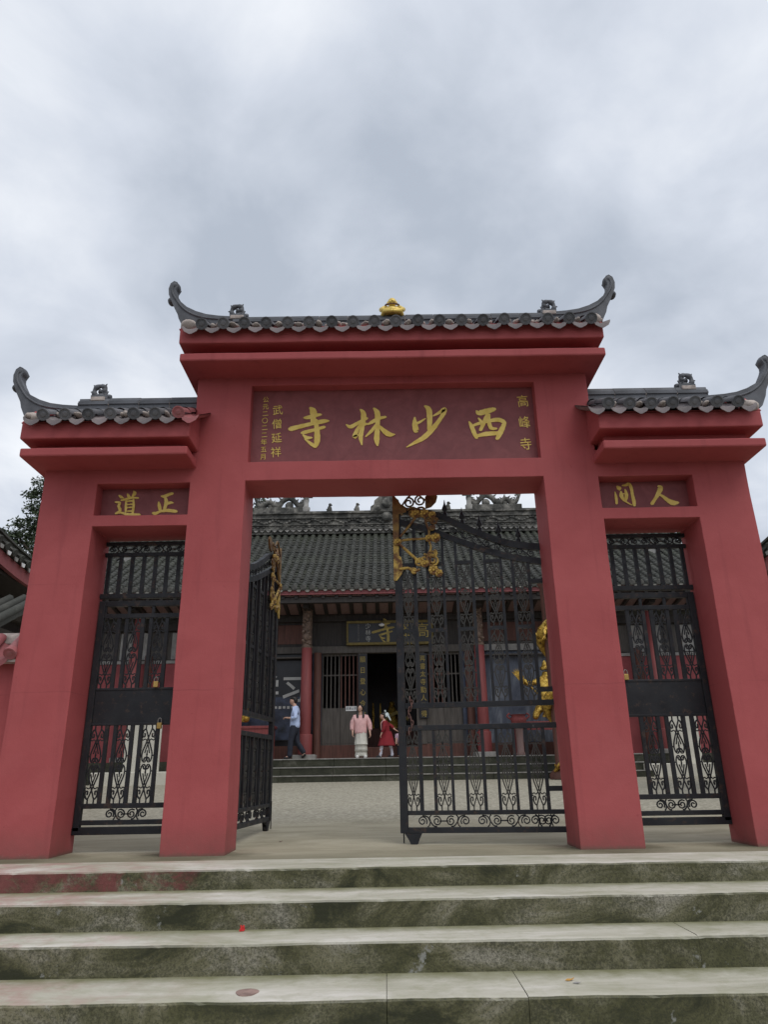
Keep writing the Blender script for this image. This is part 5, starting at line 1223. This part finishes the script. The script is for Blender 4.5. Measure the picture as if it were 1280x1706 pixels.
# ------------------------------------------------------------------ trees
def tree(label, x, y, z0, trunk_h, clumps, leaves, size, seed):
    g = thing('broadleaf_tree', label, 'tree', (x, y, z0)); rr = random.Random(seed)
    mb = MB(); top = Vector((x, y, z0 + trunk_h))
    mb.tube(catmull([(x, y, z0), (x + 0.15, y, z0 + trunk_h * 0.4), (x - 0.05, y, z0 + trunk_h * 0.75), tuple(top)], 3), [lerp(0.28, 0.12, i / 9) for i in range(10)], 8)
    for c, r in clumps:
        c = Vector(c); b = Vector((x, y, z0 + trunk_h * rr.uniform(0.55, 0.95)))
        mid = b.lerp(c, 0.5) + Vector((0, 0, -0.2)); mb.tube(catmull([tuple(b), tuple(mid), tuple(c)], 3), [lerp(0.1, 0.02, i / 6) for i in range(7)], 6)
        for k in range(5): mb.tube([c, c + Vector((rr.gauss(0, 1), rr.gauss(0, 1), rr.gauss(0.2, 1))).normalized() * r * 0.8], [0.025, 0.006], 5)
    mb.build('trunk', 'bark', g)
    cr_ = MB(); tot = sum(r ** 2 for _, r in clumps)
    for c, r in clumps:
        sub = [(Vector(c) + Vector((rr.gauss(0, 1), rr.gauss(0, 1), rr.gauss(0, 0.9))).normalized() * r * rr.uniform(0.35, 1.0), r * rr.uniform(0.16, 0.32)) for _ in range(26)]
        for _ in range(int(leaves * r * r / tot)):
            sc, sr = sub[rr.randrange(len(sub))]
            p = sc + Vector((rr.gauss(0, 0.6), rr.gauss(0, 0.6), rr.gauss(0, 0.5))) * sr
            a = Vector((rr.gauss(0, 1), rr.gauss(0, 1), rr.gauss(-0.2, 0.7))).normalized(); b = a.cross(Vector((rr.gauss(0, 1), rr.gauss(0, 1), rr.gauss(0, 1)))).normalized()
            L_ = size * rr.uniform(0.7, 1.3); w = L_ * 0.42
            cr_.add([p, p + a * L_ * 0.5 + b * w * 0.5, p + a * L_, p + a * L_ * 0.5 - b * w * 0.5], [(0, 1, 2, 3)])
    cr_.build('crown', 'leaf', g)
tree('tall broadleaf tree rising behind the left pavilion', -14.2, 22, -0.5, 10.5, [((-15.0, 22, 12.4), 0.85), ((-14.4, 22, 13.0), 0.8), ((-15.6, 21.8, 10.4), 0.8), ((-15.1, 22.2, 11.2), 0.8), ((-13.6, 22.3, 12.2), 1.4), ((-13.2, 21.6, 10.8), 1.5), ((-14.6, 21.5, 9.6), 1.0), ((-16.2, 21.8, 9.7), 0.6)], 15000, 0.17, 4)
tree('tree top showing above the left end of the hall ridge', -6.9, 25.5, -0.5, 11.5, [((-6.4, 25.5, 12.9), 0.75), ((-7.4, 25.6, 12.5), 1.0), ((-5.9, 25.6, 12.2), 0.5), ((-8.2, 25.3, 11.6), 1.0)], 7000, 0.16, 8)
tree('tree crown standing behind the right end of the hall roof', 12.6, 24.5, -0.5, 9.5, [((12.2, 24.5, 11.0), 1.2), ((13.4, 24.6, 10.6), 1.3), ((12.9, 24.2, 9.6), 1.2)], 7000, 0.17, 12)

# ------------------------------------------------------------------ people on the hall terrace
def head(g, x, y, z, fx, fy, r=0.1):
    """nose, eyes and ears of a head turned towards (fx, fy)"""
    l = math.hypot(fx, fy); fx, fy = fx / l, fy / l; sx, sy = -fy, fx; h = r
    for s in (-1, 1): MB().ball((x + h * (fx * 0.375 + sx * s * 0.145), y + h * (fy * 0.375 + sy * s * 0.145), z + 0.02 * h), 0.05 * h, 0.05 * h, 0.032 * h, 7, 5).build('eye', 'hair', g, local=True)
    MB().tube([(x + h * (fx * 0.395 + sx * q), y + h * (fy * 0.395 + sy * q), z - 0.27 * h) for q in (-0.09, 0, 0.09)], 0.018 * h, 5).build('mouth', 'knit_pink', g, local=True)
def hand_chain(P_, E_, w, d, s, size=1.0, curl=(0, 0, -1)):
    """palm and five fingers growing out of wrist index w; d: hand direction, s: side direction"""
    d, s, c = Vector(d).normalized(), Vector(s).normalized(), Vector(curl).normalized()
    o = Vector(P_[w][:3]); palm = o + d * 0.075 * size; P_.append((*palm, 0.034 * size, 0.02 * size)); pi_ = len(P_) - 1; E_.append((w, pi_))
    for k, (off, ln) in enumerate(((-0.03, 0.062), (-0.01, 0.075), (0.011, 0.07), (0.031, 0.055))):
        a = palm + d * 0.04 * size + s * off * size; b = a + (d * 0.7 + c * 0.5).normalized() * ln * 0.55 * size; e = b + (d * 0.25 + c).normalized() * ln * 0.45 * size
        for q, r in ((a, 0.0095), (b, 0.009), (e, 0.0075)): P_.append((*q, r * size))
        n = len(P_); E_ += [(pi_, n - 3), (n - 3, n - 2), (n - 2, n - 1)]
    a = o + d * 0.045 * size - s * 0.042 * size; b = a + (d - s * 0.5 + c * 0.4).normalized() * 0.04 * size
    for q in (a, b): P_.append((*q, 0.010 * size))
    n = len(P_); E_ += [(w, n - 2), (n - 2, n - 1)]
def man(x, y):
    g = thing('person', 'man in a pale blue shirt and navy trousers walking left along the hall terrace', 'person', (x, y, PZ))
    P_ = [(0.03, 0, 0.93, 0.10, 0.10), (0.03, 0, 1.15, 0.10, 0.09), (0.03, 0, 1.36, 0.15, 0.10), (0.0, 0, 1.48, 0.055), (-0.035, 0, 1.56, 0.06), (-0.045, 0, 1.6, 0.06),
          (0.04, 0.18, 1.38, 0.06), (0.06, 0.23, 1.12, 0.045), (-0.16, 0.15, 1.15, 0.032), (0.04, -0.18, 1.38, 0.06), (0.07, -0.23, 1.12, 0.045), (-0.15, -0.15, 1.13, 0.032),
          (-0.01, -0.09, 0.86, 0.085), (-0.08, -0.09, 0.48, 0.06), (-0.10, -0.09, 0.09, 0.042), (-0.23, -0.09, 0.035, 0.035),
          (0.05, 0.09, 0.86, 0.085), (0.08, 0.09, 0.48, 0.06), (0.30, 0.09, 0.17, 0.042), (0.24, 0.09, 0.05, 0.032), (-0.05, 0, 1.63, 0.05)]
    E_ = [(0, 1), (1, 2), (2, 3), (3, 4), (4, 5), (2, 6), (6, 7), (7, 8), (2, 9), (9, 10), (10, 11), (0, 12), (12, 13), (13, 14), (14, 15), (0, 16), (16, 17), (17, 18), (18, 19), (4, 20)]
    hand_chain(P_, E_, 8, (-1, -0.2, 0.15), (0, 1, 0)); hand_chain(P_, E_, 11, (-1, 0.2, 0.15), (0, -1, 0))
    skin('body', 'skin', g, P_, E_, 2, head_shape(-0.045, 0, 1.61, 0.235, -1, 0))
    skin('shirt', 'shirt_blue', g, [(0.02, 0, 0.82, 0.16, 0.17), (0.02, 0, 0.95, 0.165, 0.175), (0.02, 0, 1.12, 0.15, 0.155), (0.035, 0, 1.36, 0.165, 0.15), (0.01, 0, 1.465, 0.075), (0.04, 0.19, 1.385, 0.082), (0.065, 0.25, 1.12, 0.068), (-0.10, 0.18, 1.145, 0.05), (0.04, -0.19, 1.385, 0.082), (0.075, -0.25, 1.12, 0.068), (-0.09, -0.18, 1.125, 0.05)],
         [(0, 1), (1, 2), (2, 3), (3, 4), (3, 5), (5, 6), (6, 7), (3, 8), (8, 9), (9, 10)])
    skin('trousers', 'trousers_navy', g, [(0.02, 0, 1.0, 0.14, 0.14), (0.02, 0, 0.86, 0.13, 0.13), (-0.02, -0.09, 0.78, 0.105), (-0.08, -0.09, 0.48, 0.082), (-0.105, -0.09, 0.03, 0.075), (0.06, 0.09, 0.78, 0.105), (0.08, 0.09, 0.48, 0.082), (0.31, 0.09, 0.14, 0.075)],
         [(0, 1), (1, 2), (2, 3), (3, 4), (1, 5), (5, 6), (6, 7)])
    skin('shoe', 'shoe_black', g, [(-0.08, -0.09, 0.055, 0.052), (-0.17, -0.09, 0.042, 0.045), (-0.27, -0.09, 0.035, 0.035)], [(0, 1), (1, 2)])
    skin('shoe', 'shoe_black', g, [(0.34, 0.09, 0.16, 0.05), (0.28, 0.09, 0.09, 0.045), (0.22, 0.09, 0.04, 0.036)], [(0, 1), (1, 2)])
    mb = MB(); mb.ball((-0.03, 0, 1.685), 0.106, 0.09, 0.062, 14, 9); mb.ball((0.01, 0, 1.635), 0.075, 0.086, 0.1, 12, 8); mb.ball((-0.11, 0, 1.70), 0.035, 0.06, 0.03, 8, 6); mb.build('hair', 'hair', g, local=True)
    head(g, -0.045, 0, 1.61, -1, 0, 0.235)
    ph = tag(MB().box(x - 0.36, x - 0.29, y - 0.05, y + 0.05, PZ + 1.17, PZ + 1.195).build('phone', 'phone'), 'dark phone held in front of the man in the blue shirt', 'phone')
def woman(x, y):
    g = thing('person', 'woman with long dark hair in a loose pink sweater and cream tiered skirt', 'person', (x, y, PZ))
    P_ = [(0, 0, 0.78, 0.11, 0.1), (0, 0, 0.98, 0.1, 0.09), (0, 0, 1.14, 0.12, 0.09), (0, -0.005, 1.235, 0.045), (-0.01, -0.02, 1.30, 0.05), (-0.01, -0.02, 1.34, 0.05),
          (-0.15, 0, 1.14, 0.05), (-0.21, 0.0, 0.92, 0.04), (-0.23, -0.06, 0.72, 0.028), (0.15, 0, 1.14, 0.05), (0.23, 0.0, 0.92, 0.04), (0.27, -0.05, 0.70, 0.028),
          (-0.07, 0, 0.72, 0.075), (-0.07, 0, 0.4, 0.055), (-0.075, 0, 0.07, 0.04), (-0.085, -0.12, 0.03, 0.03), (0.07, 0, 0.72, 0.075), (0.08, -0.05, 0.4, 0.055), (0.10, -0.06, 0.07, 0.04), (0.12, -0.18, 0.03, 0.03), (-0.01, -0.02, 1.38, 0.045)]
    E_ = [(0, 1), (1, 2), (2, 3), (3, 4), (4, 5), (2, 6), (6, 7), (7, 8), (2, 9), (9, 10), (10, 11), (0, 12), (12, 13), (13, 14), (14, 15), (0, 16), (16, 17), (17, 18), (18, 19), (4, 20)]
    hand_chain(P_, E_, 8, (0, -0.15, -1), (0, 1, 0), 0.9, (1, 0, 0)); hand_chain(P_, E_, 11, (0.15, -0.15, -1), (0, 1, 0), 0.9, (-1, 0, 0))
    skin('body', 'skin', g, P_, E_, 2, head_shape(-0.012, -0.03, 1.365, 0.205, -0.25, -0.97))
    skin('sweater', 'knit_pink', g, [(0, 0, 0.64, 0.18, 0.16), (0, 0, 0.72, 0.2, 0.17), (0, 0, 0.92, 0.19, 0.155), (0, 0, 1.10, 0.17, 0.13), (0, -0.005, 1.215, 0.08), (-0.17, 0, 1.13, 0.085), (-0.235, 0, 0.93, 0.085), (-0.25, -0.05, 0.75, 0.055), (0.17, 0, 1.13, 0.085), (0.255, 0, 0.93, 0.085), (0.285, -0.04, 0.74, 0.055)],
         [(0, 1), (1, 2), (2, 3), (3, 4), (3, 5), (5, 6), (6, 7), (3, 8), (8, 9), (9, 10)])
    wav = lambda a, z: 0.05 * math.sin(a * 9 + z * 7)
    MB().lathe([(0.155, 0.72), (0.165, 0.55), (0.182, 0.385), (0.19, 0.375), (0.165, 0.37), (0.172, 0.27), (0.185, 0.195), (0.165, 0.19), (0.168, 0.12), (0.185, 0.06), (0.17, 0.055)], (0.01, -0.01, 0), 36, 1, 0.85, True, wav).build('skirt', 'skirt_cream', g, local=True)
    for sx in (-0.085, 0.125): skin('shoe', 'shoe_white', g, [(sx, -0.02, 0.05, 0.055), (sx * 1.05, -0.12, 0.045, 0.055), (sx * 1.15, -0.22, 0.04, 0.045)], [(0, 1), (1, 2)])
    mb = MB(); mb.ball((0.0, 0.0, 1.425), 0.083, 0.085, 0.058, 14, 9); mb.ball((0.0, 0.025, 1.36), 0.082, 0.07, 0.1, 12, 8)
    for s in (-1, 1): mb.tube(catmull([(s * 0.03, -0.07, 1.462), (s * 0.07, -0.06, 1.41), (s * 0.082, -0.03, 1.30), (s * 0.085, -0.09, 1.16), (s * 0.08, -0.115, 1.10)], 3), [0.02, 0.024, 0.028, 0.03, 0.03, 0.03, 0.032, 0.034, 0.034, 0.034, 0.03, 0.026, 0.02], 8, flat=(0.8, 1))
    mb.tube([(0, 0.06, 1.4), (0, 0.085, 1.25), (0, 0.09, 1.1)], [0.085, 0.09, 0.07], 10); mb.build('hair', 'hair', g, local=True)
    head(g, -0.012, -0.03, 1.365, -0.25, -0.97, 0.205)
def girl(x, y):
    g = thing('person', 'girl in a dark red dress coat and white tights with white hair ribbon', 'person', (x, y, PZ))
    P_ = [(0, 0, 0.62, 0.09, 0.085), (0, 0, 0.8, 0.085, 0.08), (-0.02, 0, 0.95, 0.1, 0.075), (-0.05, 0, 1.04, 0.04), (-0.07, 0, 1.08, 0.04), (-0.08, 0, 1.12, 0.045),
          (-0.03, -0.12, 0.95, 0.04), (-0.06, -0.16, 0.78, 0.032), (-0.13, -0.15, 0.66, 0.024), (0.02, 0.12, 0.95, 0.04), (0.17, 0.12, 0.86, 0.032), (0.27, 0.06, 0.76, 0.024),
          (-0.07, -0.06, 0.55, 0.06), (-0.14, -0.06, 0.3, 0.045), (-0.17, -0.06, 0.07, 0.034), (0.06, 0.06, 0.55, 0.06), (0.13, 0.06, 0.3, 0.045), (0.17, 0.06, 0.07, 0.034), (-0.08, 0, 1.15, 0.04)]
    E_ = [(0, 1), (1, 2), (2, 3), (3, 4), (4, 5), (2, 6), (6, 7), (7, 8), (2, 9), (9, 10), (10, 11), (0, 12), (12, 13), (13, 14), (0, 15), (15, 16), (16, 17), (4, 18)]
    hand_chain(P_, E_, 8, (-0.4, 0, -1), (0, 1, 0), 0.72, (1, 0, 0)); hand_chain(P_, E_, 11, (1, -0.3, -0.5), (0, 1, 0), 0.72, (0, 0, -1))
    skin('body', 'skin', g, P_, E_, 2, head_shape(-0.085, 0, 1.145, 0.19, -1, -0.1))
    skin('coat', 'coat_red', g, [(0.01, 0, 0.6, 0.14, 0.13), (0, 0, 0.8, 0.125, 0.12), (-0.02, 0, 0.95, 0.125, 0.11), (-0.045, 0, 1.02, 0.06), (-0.03, -0.13, 0.95, 0.062), (-0.06, -0.17, 0.79, 0.056), (-0.11, -0.155, 0.69, 0.045), (0.02, 0.13, 0.95, 0.062), (0.17, 0.12, 0.87, 0.056), (0.23, 0.08, 0.80, 0.045)],
         [(0, 1), (1, 2), (2, 3), (2, 4), (4, 5), (5, 6), (2, 7), (7, 8), (8, 9)])
    MB().lathe([(0.135, 0.72), (0.165, 0.6), (0.2, 0.45), (0.225, 0.36), (0.235, 0.325), (0.19, 0.33)], (0.01, 0, 0), 32, 1.08, 0.85, True, lambda a, z: 0.035 * math.sin(a * 7)).build('coat_skirt', 'coat_red', g, local=True)
    for s, yy in ((-1, -0.06), (1, 0.06)):
        skin('tights', 'tights_white', g, [(s * 0.105, yy, 0.42, 0.058), (s * 0.14, yy, 0.26, 0.05), (s * 0.17, yy, 0.03, 0.042)], [(0, 1), (1, 2)])
        skin('shoe', 'shoe_black', g, [(s * 0.17 + 0.02, yy, 0.045, 0.042), (s * 0.17 - 0.06, yy - 0.01, 0.038, 0.04), (s * 0.17 - 0.13, yy - 0.015, 0.03, 0.03)], [(0, 1), (1, 2)])
    mb = MB(); mb.ball((-0.065, 0, 1.205), 0.083, 0.074, 0.05, 12, 8); mb.ball((-0.03, 0, 1.15), 0.06, 0.072, 0.085, 10, 6); mb.tube(catmull([(0.0, 0, 1.22), (0.07, 0, 1.2), (0.11, 0, 1.08), (0.1, 0, 0.98)], 3), [0.035, 0.04, 0.042, 0.04, 0.04, 0.038, 0.034, 0.03, 0.025, 0.015], 8); mb.build('hair', 'hair', g, local=True)
    mb = MB()
    for a, b in (((0.0, 0, 1.24), (-0.03, -0.04, 1.31)), ((0.0, 0, 1.24), (0.09, -0.05, 1.18)), ((0.02, -0.05, 1.22), (0.14, -0.07, 1.02)), ((0.0, -0.02, 1.24), (0.02, -0.06, 1.12))):
        mb.tube([a, Vector(a).lerp(Vector(b), 0.5) + Vector((0, -0.02, 0.01)), b], [0.012, 0.028, 0.018], 6, flat=(0.5, 1))
    mb.build('ribbon', 'ribbon', g, local=True)
    mb = MB()
    for s in (-1, 1): mb.tube(catmull([(-0.06, s * 0.06, 1.03), (-0.13, s * 0.06 - 0.03, 0.96), (-0.135, s * 0.07 - 0.03, 0.82), (-0.12, s * 0.05 - 0.04, 0.76)], 3), 0.012, 5)
    mb.build('piping', 'knit_pink', g, local=True)
    head(g, -0.085, 0, 1.145, -1, -0.1, 0.19)
def child(x, y, z):
    g = thing('person', 'small child in a lilac pink top half hidden behind the latch stile', 'person', (x, y, z))
    P_ = [(0, 0, 0.42, 0.075), (0, 0, 0.56, 0.075, 0.07), (0, 0, 0.66, 0.085, 0.065), (0, 0, 0.72, 0.035), (0, -0.01, 0.76, 0.035), (0, -0.01, 0.8, 0.04), (-0.1, 0, 0.65, 0.035), (-0.13, -0.05, 0.54, 0.03), (-0.13, -0.1, 0.47, 0.022), (0.1, 0, 0.65, 0.035), (0.13, -0.03, 0.52, 0.03), (0.13, -0.08, 0.44, 0.022), (-0.05, 0, 0.36, 0.05), (-0.055, 0, 0.05, 0.035), (0.05, 0, 0.36, 0.05), (0.055, 0, 0.05, 0.035), (0, -0.01, 0.83, 0.035)]
    E_ = [(0, 1), (1, 2), (2, 3), (3, 4), (4, 5), (2, 6), (6, 7), (7, 8), (2, 9), (9, 10), (10, 11), (0, 12), (12, 13), (0, 14), (14, 15), (4, 16)]
    hand_chain(P_, E_, 8, (0, -0.5, -1), (1, 0, 0), 0.6, (0, -1, 0)); hand_chain(P_, E_, 11, (0, -0.5, -1), (1, 0, 0), 0.6, (0, -1, 0))
    skin('body', 'skin', g, P_, E_, 2, head_shape(0, -0.01, 0.815, 0.175, -0.3, -0.95))
    skin('top', 'shirt_lilac', g, [(0, 0, 0.38, 0.12, 0.11), (0, 0, 0.54, 0.11, 0.1), (0, 0, 0.65, 0.105, 0.09), (0, 0, 0.7, 0.05), (-0.11, 0, 0.645, 0.052), (-0.135, -0.04, 0.55, 0.045), (0.11, 0, 0.645, 0.052), (0.135, -0.02, 0.53, 0.045)], [(0, 1), (1, 2), (2, 3), (2, 4), (4, 5), (2, 6), (6, 7)])
    skin('trousers', 'trousers_navy', g, [(0, 0, 0.4, 0.09), (-0.05, 0, 0.34, 0.065), (-0.055, 0, 0.06, 0.05), (0.05, 0, 0.34, 0.065), (0.055, 0, 0.06, 0.05)], [(0, 1), (1, 2), (0, 3), (3, 4)])
    mb = MB(); mb.ball((0, 0.02, 0.86), 0.07, 0.072, 0.055, 10, 7); mb.build('hair', 'carved_wood', g, local=True)
    head(g, 0, -0.01, 0.815, -0.3, -0.95, 0.175)
man(-2.62, 14.12); woman(-0.70, 14.12); girl(0.03, 14.12); child(0.46, 14.9, PZ)
